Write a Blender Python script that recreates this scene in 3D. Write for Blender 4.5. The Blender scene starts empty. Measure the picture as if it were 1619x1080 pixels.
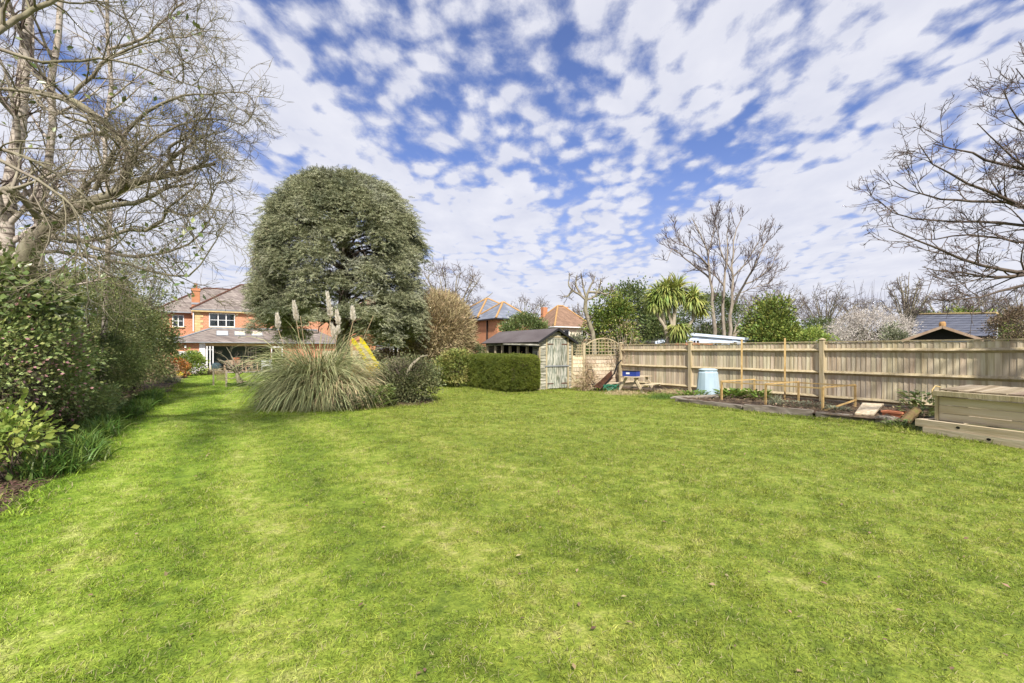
import bpy, math, random
import numpy as np
from mathutils import Vector, Matrix
R = math.radians
rnd = random.Random(7)
scene = bpy.context.scene
col = scene.collection

# ------------------------------------------------------------------ camera
FPX, HY, CXP = 764.5, 554.0, 809.5
YAW = R(31.0)
SF, CF = math.sin(YAW), math.cos(YAW)
CAMH = 1.5
cam_d = bpy.data.cameras.new('camera'); cam = bpy.data.objects.new('camera', cam_d); col.objects.link(cam)
cam.location = (0, 0, CAMH); cam.rotation_euler = (R(90), 0, -YAW)
cam_d.lens = 17.0; cam_d.sensor_width = 36; cam_d.shift_y = 14/1619; cam_d.clip_end = 2000; cam_d.clip_start = .05
scene.camera = cam

# ------------------------------------------------------------------ world
SUN_AZ, SUN_EL = R(203), R(45)
scene.view_settings.view_transform = 'Standard'; scene.view_settings.look = 'None'
scene.view_settings.gamma = 1; scene.view_settings.use_curve_mapping = False
scene.view_settings.exposure = 1.3
w = bpy.data.worlds.new('World'); scene.world = w; w.use_nodes = True
nt = w.node_tree; N = nt.nodes; L = nt.links; N.clear()
def nn(t, **k):
    n = N.new(t)
    for a, b in k.items():
        if a.startswith('i_'): n.inputs[int(a[2:])].default_value = b
        else: setattr(n, a, b)
    return n
def wm(op, a, b=None, c=None, clamp=False):
    n = nn('ShaderNodeMath', operation=op, use_clamp=clamp)
    for i, v in enumerate((a, b, c)):
        if v is None: continue
        if isinstance(v, (int, float)): n.inputs[i].default_value = v
        else: L.new(v, n.inputs[i])
    return n.outputs[0]
out = nn('ShaderNodeOutputWorld'); bg = nn('ShaderNodeBackground'); bg.inputs[1].default_value = 0.1
sky = nn('ShaderNodeTexSky'); sky.sky_type = 'NISHITA'; sky.sun_disc = False
sky.sun_elevation = SUN_EL; sky.sun_rotation = SUN_AZ; sky.air_density = 1.0; sky.dust_density = 0.6; sky.ozone_density = 2.5
tc = nn('ShaderNodeTexCoord'); sep = nn('ShaderNodeSeparateXYZ'); L.new(tc.outputs['Generated'], sep.inputs[0])
zc = wm('ADD', wm('MAXIMUM', sep.outputs[2], 0.0), 0.10)
CAZ = R(36)   # the cloud streets run towards this azimuth
ua = wm('ADD', wm('MULTIPLY', sep.outputs[0], math.sin(CAZ)), wm('MULTIPLY', sep.outputs[1], math.cos(CAZ)))
uc = wm('SUBTRACT', wm('MULTIPLY', sep.outputs[0], math.cos(CAZ)), wm('MULTIPLY', sep.outputs[1], math.sin(CAZ)))
ua = wm('DIVIDE', ua, zc); uc = wm('DIVIDE', uc, zc)
def uvn(sa, sc, off):
    c = nn('ShaderNodeCombineXYZ'); L.new(wm('MULTIPLY', ua, sa), c.inputs[0]); L.new(wm('MULTIPLY', uc, sc), c.inputs[1]); c.inputs[2].default_value = off
    return c.outputs[0]
def noi(vec, scale, det, rough=.55, dist=0.0):
    n = nn('ShaderNodeTexNoise'); L.new(vec, n.inputs['Vector']); n.inputs['Scale'].default_value = scale
    n.inputs['Detail'].default_value = det; n.inputs['Roughness'].default_value = rough; n.inputs['Distortion'].default_value = dist
    return n.outputs['Fac']
warp = nn('ShaderNodeTexNoise'); L.new(uvn(1, 1, 3.3), warp.inputs['Vector']); warp.inputs['Scale'].default_value = 2.5; warp.inputs['Detail'].default_value = 3
def addw(v, amt):
    s = nn('ShaderNodeVectorMath', operation='SUBTRACT'); L.new(warp.outputs['Color'], s.inputs[0]); s.inputs[1].default_value = (.5, .5, .5)
    m = nn('ShaderNodeVectorMath', operation='SCALE'); L.new(s.outputs[0], m.inputs[0]); m.inputs['Scale'].default_value = amt
    a = nn('ShaderNodeVectorMath', operation='ADD'); L.new(v, a.inputs[0]); L.new(m.outputs[0], a.inputs[1]); return a.outputs[0]
streets = noi(addw(uvn(.7, 2.6, 1.7), .6), 1.0, 3, .5)
cells = noi(addw(uvn(7.0, 10.5, 9.1), 1.2), 1.0, 4, .5)
vor = nn('ShaderNodeTexVoronoi', feature='SMOOTH_F1'); L.new(addw(uvn(6.6, 9.2, .4), 1.4), vor.inputs['Vector']); vor.inputs['Scale'].default_value = 1.25; vor.inputs['Smoothness'].default_value = .35
fine = noi(addw(uvn(17, 22, 2.2), 1.5), 1.0, 6, .7)
d = wm('MULTIPLY', streets, .95)
d = wm('ADD', d, wm('MULTIPLY', cells, .60))
d = wm('SUBTRACT', d, wm('MULTIPLY', vor.outputs['Distance'], .36))
d = wm('ADD', d, wm('MULTIPLY', fine, .24))
# thicker sheet away from the streets' middle and towards the horizon
d = wm('ADD', d, wm('MULTIPLY', wm('MINIMUM', wm('ABSOLUTE', uc), 1.3), .035))
d = wm('ADD', d, wm('MULTIPLY', wm('SUBTRACT', 1.0, wm('MINIMUM', wm('MULTIPLY', zc, 2.6), 1.0)), .30))
mr = nn('ShaderNodeMapRange', interpolation_type='SMOOTHSTEP'); L.new(d, mr.inputs[0])
mr.inputs[1].default_value = .49; mr.inputs[2].default_value = .80
mask = wm('MINIMUM', mr.outputs[0], .93)
shade = noi(uvn(2.5, 3.5, 5.5), 1.3, 4)
cr = nn('ShaderNodeValToRGB'); L.new(wm('ADD', wm('MULTIPLY', shade, .6), wm('MULTIPLY', mask, .4)), cr.inputs[0])
cr.color_ramp.elements[0].position = .3; cr.color_ramp.elements[0].color = (2.5, 2.62, 3.2, 1)
cr.color_ramp.elements[1].position = .85; cr.color_ramp.elements[1].color = (3.75, 3.75, 4.0, 1)
# blue of the gaps
hz = nn('ShaderNodeMapRange'); L.new(sep.outputs[2], hz.inputs[0]); hz.inputs[1].default_value = 0.0; hz.inputs[2].default_value = .42
blu = nn('ShaderNodeMix', data_type='RGBA', blend_type='MULTIPLY'); blu.inputs[0].default_value = 1
L.new(sky.outputs[0], blu.inputs[6])
tint = nn('ShaderNodeMix', data_type='RGBA'); L.new(hz.outputs[0], tint.inputs[0])
tint.inputs[6].default_value = (.50, .46, .62, 1); tint.inputs[7].default_value = (.52, .51, .68, 1)
L.new(tint.outputs[2], blu.inputs[7])
pale = nn('ShaderNodeMix', data_type='RGBA'); hz2 = nn('ShaderNodeMapRange', interpolation_type='SMOOTHSTEP'); L.new(sep.outputs[2], hz2.inputs[0]); hz2.inputs[1].default_value = .38; hz2.inputs[2].default_value = .0; hz2.inputs[4].default_value = .85
L.new(hz2.outputs[0], pale.inputs[0]); L.new(blu.outputs[2], pale.inputs[6]); pale.inputs[7].default_value = (1.9, 2.2, 3.15, 1)
mx = nn('ShaderNodeMix', data_type='RGBA'); L.new(mask, mx.inputs[0]); L.new(pale.outputs[2], mx.inputs[6]); L.new(cr.outputs[0], mx.inputs[7])
L.new(mx.outputs[2], bg.inputs[0]); L.new(bg.outputs[0], out.inputs[0])

sd = bpy.data.lights.new('sun', 'SUN'); sun = bpy.data.objects.new('sun', sd); col.objects.link(sun)
sd.energy = 2.9; sd.angle = R(3.0); sd.color = (1.0, .94, .84)
sdir = Vector((math.sin(SUN_AZ)*math.cos(SUN_EL), math.cos(SUN_AZ)*math.cos(SUN_EL), math.sin(SUN_EL)))
sun.rotation_euler = sdir.to_track_quat('Z', 'Y').to_euler()
scene.cycles.max_bounces = 6; scene.cycles.diffuse_bounces = 3; scene.cycles.transparent_max_bounces = 8
scene.cycles.caustics_reflective = False; scene.cycles.caustics_refractive = False

# ------------------------------------------------------------------ geometry of the place
def gz(x, y):
    t = min(max((y-16)/28.0, 0), 1); t = t*t*(3-2*t)
    return -.27*t
def ray(px):
    k = px-CXP
    return (SF*FPX+CF*k, CF*FPX-SF*k)          # for depth FPX
def at(px, py, d):                            # point seen at a pixel, d metres deep
    rx, ry = ray(px); return Vector((rx*d/FPX, ry*d/FPX, CAMH+(HY-py)*d/FPX))
def gp(px, py, h=0.0):                        # on the ground (+h)
    z = h
    for _ in range(6):
        dd = (CAMH-z)*FPX/(py-HY); p = at(px, py, dd); z = gz(p.x, p.y)+h
    return p
def onY(px, py, Y):
    rx, ry = ray(px); d = Y/ry*FPX; return at(px, py, d)
def onX(px, py, X):
    rx, ry = ray(px); d = X/rx*FPX; return at(px, py, d)

# ------------------------------------------------------------------ object helpers
ORG = {}
def tag(o, label=None, cat=None, group=None, kind=None):
    if label: o['label'] = label
    if cat: o['category'] = cat
    if group: o['group'] = group
    if kind: o['kind'] = kind
    return o
def thing(name, label, cat, loc=(0, 0, 0), group=None):
    o = bpy.data.objects.new(name, None); col.objects.link(o); o.location = loc; o.empty_display_size = .2
    ORG[o.name] = Vector(loc); return tag(o, label, cat, group)
def mesh_np(name, V, F, smooth=False):
    V = np.asarray(V, dtype=np.float32).reshape(-1, 3)
    me = bpy.data.meshes.new(name)
    if isinstance(F, np.ndarray):
        m, k = F.shape
        me.vertices.add(len(V)); me.vertices.foreach_set('co', V.ravel())
        me.loops.add(m*k); me.loops.foreach_set('vertex_index', F.astype(np.int32).ravel())
        me.polygons.add(m); me.polygons.foreach_set('loop_start', np.arange(m, dtype=np.int32)*k)
        try: me.polygons.foreach_set('loop_total', np.full(m, k, dtype=np.int32))
        except Exception: pass
        me.update(calc_edges=True)
    else:
        me.from_pydata(V.tolist(), [], F); me.update()
    if smooth: me.polygons.foreach_set('use_smooth', [True]*len(me.polygons))
    return me
def link(name, me, mat, parent=None, loc=(0, 0, 0), rot=None, scale=None):
    o = bpy.data.objects.new(name, me); col.objects.link(o)
    if mat is not None and len(me.materials) == 0: me.materials.append(mat)
    o.location = loc
    if rot is not None: o.rotation_euler = rot
    if scale is not None: o.scale = scale
    if parent is not None: o.parent = parent
    return o
def put(name, V, F, mat, parent=None, smooth=False):     # vertices in world axes
    V = np.asarray(V, dtype=np.float32).reshape(-1, 3)
    org = ORG.get(parent.name, Vector((0, 0, 0))) if parent is not None else Vector((0, 0, 0))
    me = mesh_np(name, V-np.array(org, dtype=np.float32), F, smooth)
    o = link(name, me, mat, parent); ORG[o.name] = org
    return o
def copy_tree(o, parent=None):
    c = o.copy(); col.objects.link(c); c.parent = parent
    for ch in list(o.children): copy_tree(ch, c)
    return c
class G:
    def __init__(s): s.V = []; s.F = []
    def add(s, vs, fs):
        n = len(s.V); s.V += [tuple(v) for v in vs]; s.F += [[i+n for i in f] for f in fs]; return s
    def box(s, x0, x1, y0, y1, z0, z1, rz=0, c=None, m=None):
        v = [Vector((x, y, z)) for z in (z0, z1) for y in (y0, y1) for x in (x0, x1)]
        if rz: 
            cc = Vector(c if c else ((x0+x1)/2, (y0+y1)/2, 0)); M_ = Matrix.Rotation(rz, 3, 'Z'); v = [cc+M_@(p-cc) for p in v]
        if m is not None: v = [m@p for p in v]
        return s.add(v, [(0, 2, 3, 1), (4, 5, 7, 6), (0, 1, 5, 4), (2, 6, 7, 3), (0, 4, 6, 2), (1, 3, 7, 5)])
    def bar(s, a, b, w_, h_=None, up=(0, 0, 1)):        # square bar from a to b
        a, b = Vector(a), Vector(b); h_ = h_ or w_; t = (b-a).normalized(); u = t.cross(Vector(up))
        if u.length < 1e-3: u = t.cross(Vector((1, 0, 0)))
        u.normalize(); v = u.cross(t); u *= w_/2; v *= h_/2
        ps = [a-u-v, a+u-v, a+u+v, a-u+v, b-u-v, b+u-v, b+u+v, b-u+v]
        return s.add(ps, [(3, 2, 1, 0), (4, 5, 6, 7), (0, 1, 5, 4), (1, 2, 6, 5), (2, 3, 7, 6), (3, 0, 4, 7)])
    def tube(s, pts, rad, n=8, cap=True):
        V, F = tubes([np.array([tuple(p) for p in pts])], [np.array(rad if hasattr(rad, '__len__') else [rad]*len(pts), dtype=float)], n)
        fs = F.tolist()
        if cap: fs += [list(range(n))[::-1], [len(V)-n+i for i in range(n)]]
        return s.add(V.tolist(), fs)
    def lathe(s, c, prof, n=16):
        vs = []; fs = []
        for r, z in prof:
            for i in range(n): vs.append((c[0]+r*math.cos(i*2*math.pi/n), c[1]+r*math.sin(i*2*math.pi/n), c[2]+z))
        for k in range(len(prof)-1):
            for i in range(n): j = (i+1) % n; fs.append((k*n+i, k*n+j, (k+1)*n+j, (k+1)*n+i))
        fs.append([(len(prof)-1)*n+i for i in range(n)]); fs.append([n-1-i for i in range(n)])
        return s.add(vs, fs)
    def quad(s, *p): return s.add(p, [tuple(range(len(p)))])
    def slab(s, pts, th, n=None):                          # planar polygon with thickness along -normal
        pts = [Vector(p) for p in pts]; nv = (pts[1]-pts[0]).cross(pts[2]-pts[0]).normalized()*th; k = len(pts)
        lo = [p-nv for p in pts]
        return s.add(pts+lo, [tuple(range(k)), tuple(range(2*k-1, k-1, -1))]+[(i, i+k, (i+1) % k+k, (i+1) % k) for i in range(k)])
    def build(s, name, mat, parent=None, smooth=False): return put(name, s.V, s.F, mat, parent, smooth)
    def mesh(s, name, smooth=False): return mesh_np(name, s.V, s.F, smooth)
def tubes(P, Rr, n=3):
    """polylines (all the same point count) -> rings"""
    P = np.asarray(P, dtype=np.float64); Rr = np.asarray(Rr, dtype=np.float64)
    B, K, _ = P.shape
    T = np.empty_like(P); T[:, 1:-1] = P[:, 2:]-P[:, :-2]; T[:, 0] = P[:, 1]-P[:, 0]; T[:, -1] = P[:, -1]-P[:, -2]
    T /= np.linalg.norm(T, axis=2, keepdims=True)+1e-9
    mean = P[:, -1]-P[:, 0]; mean /= np.linalg.norm(mean, axis=1, keepdims=True)+1e-9
    ref = np.where(np.abs(mean[:, 2:3]) < .7, np.array([[0, 0, 1.0]]), np.array([[1.0, .2, 0]]))
    U = np.cross(T, ref[:, None, :]); U /= np.linalg.norm(U, axis=2, keepdims=True)+1e-9
    W = np.cross(T, U)
    a = np.arange(n)*2*np.pi/n
    V = P[:, :, None, :]+Rr[:, :, None, None]*(np.cos(a)[None, None, :, None]*U[:, :, None, :]-np.sin(a)[None, None, :, None]*W[:, :, None, :])
    V = V.reshape(-1, 3)
    base = (np.arange(B)[:, None, None]*K+np.arange(K-1)[None, :, None])*n
    i = np.arange(n)[None, None, :]; j = (i+1) % n
    F = np.stack([base+i, base+j, base+n+j, base+n+i], -1).reshape(-1, 4)
    return V, F
def cat_meshes(parts):
    Vs, Fs, n = [], [], 0
    for V, F in parts:
        Vs.append(V); Fs.append(F+n); n += len(V)
    return np.concatenate(Vs), np.concatenate(Fs)

# ------------------------------------------------------------------ materials
def mat(name, cols, scale=4.0, det=5, rough=.85, stretch=(1, 1, 1), bump=0.0, bscale=None, island=0.0, trans=0.0,
        spec=.3, world=False, metal=0.0, cols2=None, s2=30.0, m2=.5, contrast=(.3, .7), dist=0.0, rndobj=0.0, bstretch=None):
    m = bpy.data.materials.new(name); m.use_nodes = True; t = m.node_tree; n = t.nodes; l = t.links; n.clear()
    o = n.new('ShaderNodeOutputMaterial'); b = n.new('ShaderNodeBsdfPrincipled')
    b.inputs['Roughness'].default_value = rough; b.inputs['Specular IOR Level'].default_value = spec; b.inputs['Metallic'].default_value = metal
    if world: src = n.new('ShaderNodeNewGeometry').outputs['Position']
    else: src = n.new('ShaderNodeTexCoord').outputs['Object']
    mp = n.new('ShaderNodeMapping'); mp.inputs['Scale'].default_value = stretch; l.new(src, mp.inputs[0])
    vec = mp.outputs[0]
    if rndobj:
        oi = n.new('ShaderNodeObjectInfo'); ml = n.new('ShaderNodeMath'); ml.operation = 'MULTIPLY'; ml.inputs[1].default_value = 37.0
        l.new(oi.outputs['Random'], ml.inputs[0]); l.new(ml.outputs[0], mp.inputs['Location'])
    def ramp(fac, cs, c0, c1):
        r = n.new('ShaderNodeValToRGB'); e = r.color_ramp.elements
        while len(e) < len(cs): e.new(.5)
        for i, c in enumerate(cs):
            e[i].position = c0+(c1-c0)*i/(max(1, len(cs)-1)); e[i].color = (*c, 1)
        l.new(fac, r.inputs[0]); return r.outputs[0]
    def noise(sc, de, v=vec):
        q = n.new('ShaderNodeTexNoise'); q.inputs['Scale'].default_value = sc; q.inputs['Detail'].default_value = de; q.inputs['Distortion'].default_value = dist
        l.new(v, q.inputs['Vector']); return q.outputs['Fac']
    c = ramp(noise(scale, det), cols, *contrast) if len(cols) > 1 else None
    if c is None:
        rg = n.new('ShaderNodeRGB'); rg.outputs[0].default_value = (*cols[0], 1); c = rg.outputs[0]
    if cols2:
        mxx = n.new('ShaderNodeMix'); mxx.data_type = 'RGBA'; mxx.inputs[0].default_value = m2
        l.new(c, mxx.inputs[6]); l.new(ramp(noise(s2, 4), cols2, *contrast), mxx.inputs[7]); c = mxx.outputs[2]
    if island or rndobj:
        g = n.new('ShaderNodeNewGeometry'); hs = n.new('ShaderNodeHueSaturation')
        srcv = g.outputs['Random Per Island'] if island else oi.outputs['Random']; amt = island or rndobj
        mr_ = n.new('ShaderNodeMapRange'); l.new(srcv, mr_.inputs[0]); mr_.inputs[3].default_value = 1-amt; mr_.inputs[4].default_value = 1+amt
        l.new(mr_.outputs[0], hs.inputs['Value'])
        wn = n.new('ShaderNodeTexWhiteNoise'); wn.noise_dimensions = '1D'; l.new(srcv, wn.inputs['W'])
        mr2 = n.new('ShaderNodeMapRange'); l.new(wn.outputs['Value'], mr2.inputs[0]); mr2.inputs[3].default_value = .5-.04*min(1, amt*2); mr2.inputs[4].default_value = .5+.04*min(1, amt*2)
        l.new(mr2.outputs[0], hs.inputs['Hue']); l.new(c, hs.inputs['Color']); c = hs.outputs[0]
    l.new(c, b.inputs['Base Color'])
    if bump:
        bn = n.new('ShaderNodeBump'); bn.inputs['Strength'].default_value = bump; bn.inputs['Distance'].default_value = .02
        l.new(noise(bscale or scale*4, 5), bn.inputs['Height']); l.new(bn.outputs[0], b.inputs['Normal'])
    sh = b.outputs[0]
    if trans:
        tr = n.new('ShaderNodeBsdfTranslucent'); l.new(c, tr.inputs[0]); ms = n.new('ShaderNodeMixShader'); ms.inputs[0].default_value = trans
        l.new(sh, ms.inputs[1]); l.new(tr.outputs[0], ms.inputs[2]); sh = ms.outputs[0]
    l.new(sh, o.inputs[0]); return m

def grass_mat(name, blades):
    m = bpy.data.materials.new(name); m.use_nodes = True; t = m.node_tree; n = t.nodes; l = t.links; n.clear()
    o = n.new('ShaderNodeOutputMaterial'); b = n.new('ShaderNodeBsdfPrincipled'); b.inputs['Roughness'].default_value = .7; b.inputs['Specular IOR Level'].default_value = .2
    g = n.new('ShaderNodeNewGeometry'); pos = g.outputs['Position']
    def mth(op, a, c=None, clamp=False):
        q = n.new('ShaderNodeMath'); q.operation = op; q.use_clamp = clamp
        for i, v in enumerate((a, c)):
            if v is None: continue
            if isinstance(v, (int, float)): q.inputs[i].default_value = v
            else: l.new(v, q.inputs[i])
        return q.outputs[0]
    def noise(sc, de, st=(1, 1, 1), dist=0.0, ro=.55):
        mp = n.new('ShaderNodeMapping'); mp.inputs['Scale'].default_value = st; l.new(pos, mp.inputs[0])
        q = n.new('ShaderNodeTexNoise'); q.inputs['Scale'].default_value = sc; q.inputs['Detail'].default_value = de; q.inputs['Distortion'].default_value = dist; q.inputs['Roughness'].default_value = ro
        l.new(mp.outputs[0], q.inputs['Vector']); return q.outputs['Fac']
    sx = n.new('ShaderNodeSeparateXYZ'); l.new(pos, sx.inputs[0])
    a = noise(.6, 4, dist=.4); c2 = noise(3.6, 4, st=(1, .7, 1)); c3 = noise(8, 5, ro=.65)
    wob = mth('MULTIPLY', mth('SUBTRACT', noise(.25, 2), .5), 1.6)
    st = mth('SINE', mth('MULTIPLY', mth('ADD', sx.outputs[0], wob), 6.2832/1.3))  # mowing stripes: the way leaning blades catch the light, put into the colour
    far = n.new('ShaderNodeMapRange'); l.new(sx.outputs[0], far.inputs[0]); far.inputs[1].default_value = 4.5; far.inputs[2].default_value = 1.5
    st = mth('MULTIPLY', mth('MULTIPLY', st, .062), mth('ADD', mth('MULTIPLY', far.outputs[0], .97), .03))
    f = mth('ADD', mth('ADD', mth('MULTIPLY', a, .16), mth('MULTIPLY', c2, .28)), mth('MULTIPLY', c3, .56))
    f = mth('ADD', f, st)
    # the left of the lawn is fresher and lusher than the right
    lush = n.new('ShaderNodeMapRange'); l.new(mth('ADD', mth('SUBTRACT', sx.outputs[0], mth('MULTIPLY', sx.outputs[1], .22)), mth('MULTIPLY', noise(.3, 3), 5)), lush.inputs[0]); lush.inputs[1].default_value = 3.5; lush.inputs[2].default_value = -1.5
    r = n.new('ShaderNodeValToRGB'); e = r.color_ramp.elements
    stops = [(.33, (.105, .152, .024)), (.43, (.180, .238, .032)), (.51, (.245, .302, .045)), (.58, (.33, .362, .080)), (.67, (.45, .43, .17))]
    while len(e) < len(stops): e.new(.5)
    for i, (p, c) in enumerate(stops): e[i].position = p; e[i].color = (*c, 1)
    l.new(f, r.inputs[0]); lm = n.new('ShaderNodeMix'); lm.data_type = 'RGBA'; lm.blend_type = 'MULTIPLY'; l.new(mth('MULTIPLY', lush.outputs[0], .9), lm.inputs[0]); l.new(r.outputs[0], lm.inputs[6]); lm.inputs[7].default_value = (1.08, 1.30, .95, 1); c = lm.outputs[2]
    if blades:
        hs = n.new('ShaderNodeHueSaturation'); mr_ = n.new('ShaderNodeMapRange'); l.new(g.outputs['Random Per Island'], mr_.inputs[0])
        mr_.inputs[3].default_value = .35; mr_.inputs[4].default_value = 1.65; l.new(mr_.outputs[0], hs.inputs['Value'])
        oi = n.new('ShaderNodeObjectInfo'); mr2 = n.new('ShaderNodeMapRange'); l.new(oi.outputs['Random'], mr2.inputs[0]); mr2.inputs[3].default_value = .483; mr2.inputs[4].default_value = .515
        l.new(mr2.outputs[0], hs.inputs['Hue']); l.new(c, hs.inputs['Color']); c = hs.outputs[0]
        # a few dry straw blades
        wn = n.new('ShaderNodeTexWhiteNoise'); wn.noise_dimensions = '1D'; l.new(g.outputs['Random Per Island'], wn.inputs['W'])
        mm = n.new('ShaderNodeMix'); mm.data_type = 'RGBA'; l.new(mth('GREATER_THAN', wn.outputs['Value'], .86), mm.inputs[0]); l.new(c, mm.inputs[6]); mm.inputs[7].default_value = (.42, .38, .20, 1); c = mm.outputs[2]
        tr = n.new('ShaderNodeBsdfTranslucent'); ms = n.new('ShaderNodeMixShader'); ms.inputs[0].default_value = .35
        l.new(c, b.inputs['Base Color']); l.new(c, tr.inputs[0]); l.new(b.outputs[0], ms.inputs[1]); l.new(tr.outputs[0], ms.inputs[2]); l.new(ms.outputs[0], o.inputs[0])
    else:
        mm = n.new('ShaderNodeMix'); mm.data_type = 'RGBA'; mm.blend_type = 'MULTIPLY'; mm.inputs[0].default_value = 1
        rr = n.new('ShaderNodeValToRGB'); l.new(noise(38, 5, ro=.7), rr.inputs[0]); rr.color_ramp.elements[0].position = .3; rr.color_ramp.elements[0].color = (.45, .5, .4, 1); rr.color_ramp.elements[1].position = .65; rr.color_ramp.elements[1].color = (1.1, 1.1, 1, 1)
        l.new(c, mm.inputs[6]); l.new(rr.outputs[0], mm.inputs[7]); l.new(mm.outputs[2], b.inputs['Base Color'])
        bp = n.new('ShaderNodeBump'); bp.inputs['Strength'].default_value = .6; bp.inputs['Distance'].default_value = .03; l.new(noise(30, 5, ro=.7), bp.inputs['Height']); l.new(bp.outputs[0], b.inputs['Normal'])
        l.new(b.outputs[0], o.inputs[0])
    return m

def brick_mat(name, c1, c2, mortar, bw=.225, rh=.075, dots=0.0):
    m = bpy.data.materials.new(name); m.use_nodes = True; t = m.node_tree; n = t.nodes; l = t.links
    b = n['Principled BSDF']; b.inputs['Roughness'].default_value = .9
    g = n.new('ShaderNodeNewGeometry'); s = n.new('ShaderNodeSeparateXYZ'); l.new(g.outputs['Position'], s.inputs[0])
    ad = n.new('ShaderNodeMath'); l.new(s.outputs[0], ad.inputs[0]); l.new(s.outputs[1], ad.inputs[1])
    cb = n.new('ShaderNodeCombineXYZ'); l.new(ad.outputs[0], cb.inputs[0]); l.new(s.outputs[2], cb.inputs[1])
    def br(bw_, rh_, a, c, mo, ms):
        q = n.new('ShaderNodeTexBrick'); q.inputs['Scale'].default_value = 1; q.inputs['Brick Width'].default_value = bw_; q.inputs['Row Height'].default_value = rh_
        q.inputs['Mortar Size'].default_value = ms; q.inputs['Color1'].default_value = (*a, 1); q.inputs['Color2'].default_value = (*c, 1); q.inputs['Mortar'].default_value = (*mo, 1)
        l.new(cb.outputs[0], q.inputs['Vector']); return q
    q = br(bw, rh, c1, c2, mortar, .008)
    hd = br(.26, .135, (1, 1, 1), (1, 1, 1), (.0, .0, .0), .047)   # header dots
    mx_ = n.new('ShaderNodeMix'); mx_.data_type = 'RGBA'; ml = n.new('ShaderNodeMath'); ml.operation = 'MULTIPLY'; ml.inputs[1].default_value = dots
    l.new(hd.outputs['Color'], ml.inputs[0]); l.new(ml.outputs[0], mx_.inputs[0]); l.new(q.outputs['Color'], mx_.inputs[6]); mx_.inputs[7].default_value = (*mortar, 1)
    nz = n.new('ShaderNodeTexNoise'); nz.inputs['Scale'].default_value = 1.2; l.new(g.outputs['Position'], nz.inputs['Vector'])
    hs = n.new('ShaderNodeHueSaturation'); mr_ = n.new('ShaderNodeMapRange'); l.new(nz.outputs['Fac'], mr_.inputs[0]); mr_.inputs[3].default_value = .75; mr_.inputs[4].default_value = 1.3
    l.new(mr_.outputs[0], hs.inputs['Value']); l.new(mx_.outputs[2], hs.inputs['Color']); l.new(hs.outputs[0], b.inputs['Base Color'])
    m.diffuse_color = (*c1, 1); return m, ml
def roof_mat(name, c1, c2, gap, bw=.3, rh=.2):
    m, ml = brick_mat(name, c1, c2, gap, bw, rh); return m

MT = {}
MT['lawn'] = grass_mat('lawn_turf', False); MT['blade'] = grass_mat('grass_blades', True)
MT['soil'] = mat('soil', [(.035, .022, .014), (.09, .06, .038), (.15, .11, .07)], 6, bump=.8, bscale=25, world=True)
MT['field'] = mat('rough_ground', [(.05, .08, .02), (.10, .11, .04), (.09, .07, .04)], .4, world=True)
MT['fence'] = mat('weathered_fence', [(.38, .29, .18), (.54, .455, .33), (.65, .58, .46)], 2.2, det=6, stretch=(6, 6, .7), bump=.3, bscale=12, rndobj=.22, cols2=[(.24, .17, .09), (.52, .44, .29), (.66, .59, .47)], s2=3.2, m2=.45)
MT['post'] = mat('fence_post_wood', [(.36, .28, .16), (.52, .44, .30)], 2, stretch=(5, 5, .6), bump=.3, cols2=[(.26, .24, .11), (.52, .44, .31)], s2=4, m2=.25)
MT['newwood'] = mat('pale_batten_wood', [(.42, .27, .10), (.60, .43, .20)], 3, stretch=(3, 3, 3), rough=.7)
MT['oldwood'] = mat('grey_sleeper_wood', [(.10, .085, .065), (.25, .21, .17), (.33, .30, .25)], 3, stretch=(4, .7, 4), bump=.5, bscale=14)
MT['binwood'] = mat('compost_bin_wood', [(.42, .32, .19), (.58, .48, .34), (.64, .56, .44)], 1.8, stretch=(4, .5, 6), bump=.35, bscale=10, rndobj=.13, cols2=[(.38, .31, .17), (.56, .48, .37)], s2=3, m2=.35)
MT['lidwood'] = mat('brown_lid_wood', [(.16, .12, .075), (.30, .24, .165), (.38, .32, .24)], 2, stretch=(.6, 5, 4), bump=.4, rndobj=.2)
MT['shedwood'] = mat('flaking_shed_paint', [(.035, .07, .06), (.16, .19, .155), (.46, .45, .39)], 6, det=8, stretch=(.6, .6, 5), rndobj=.12, bump=.4, contrast=(.38, .58), cols2=[(.26, .20, .12), (.48, .43, .34)], s2=3, m2=.42)
MT['doorwood'] = mat('flaking_door_paint', [(.03, .075, .065), (.10, .15, .13), (.45, .45, .40)], 7, det=8, stretch=(3.2, 3.2, .5), rndobj=.12, bump=.4, contrast=(.40, .55), cols2=[(.28, .23, .14), (.5, .47, .39)], s2=3, m2=.38)
MT['felt'] = mat('roofing_felt', [(.075, .06, .06), (.12, .10, .10), (.16, .14, .14)], 1.5, stretch=(1, .5, 1), cols2=[(.06, .05, .05), (.15, .13, .14)], s2=60, m2=.4)
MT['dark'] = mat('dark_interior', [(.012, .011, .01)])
MT['black'] = mat('black_paint', [(.02, .02, .022)], rough=.5)
MT['white'] = mat('white_paint', [(.70, .70, .72), (.82, .82, .82)], 3, rough=.5)
MT['render'] = mat('white_render', [(.55, .56, .60), (.72, .73, .76)], 2)
MT['cream'] = mat('cream_render', [(.55, .50, .38), (.70, .64, .50)], 2)
MT['buff'] = mat('buff_stone', [(.50, .36, .16), (.62, .48, .26)], 5, rndobj=.08)
MT['zinc'] = mat('galvanised_metal', [(.35, .38, .42), (.5, .52, .55)], 6, rough=.45, metal=.6)
MT['lead'] = mat('lead_flashing', [(.22, .24, .27), (.33, .35, .38)], 4, rough=.6)
MT['blue'] = mat('blue_plastic', [(.33, .44, .52), (.44, .55, .61)], 3, rough=.45, stretch=(1, 1, .5))
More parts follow.
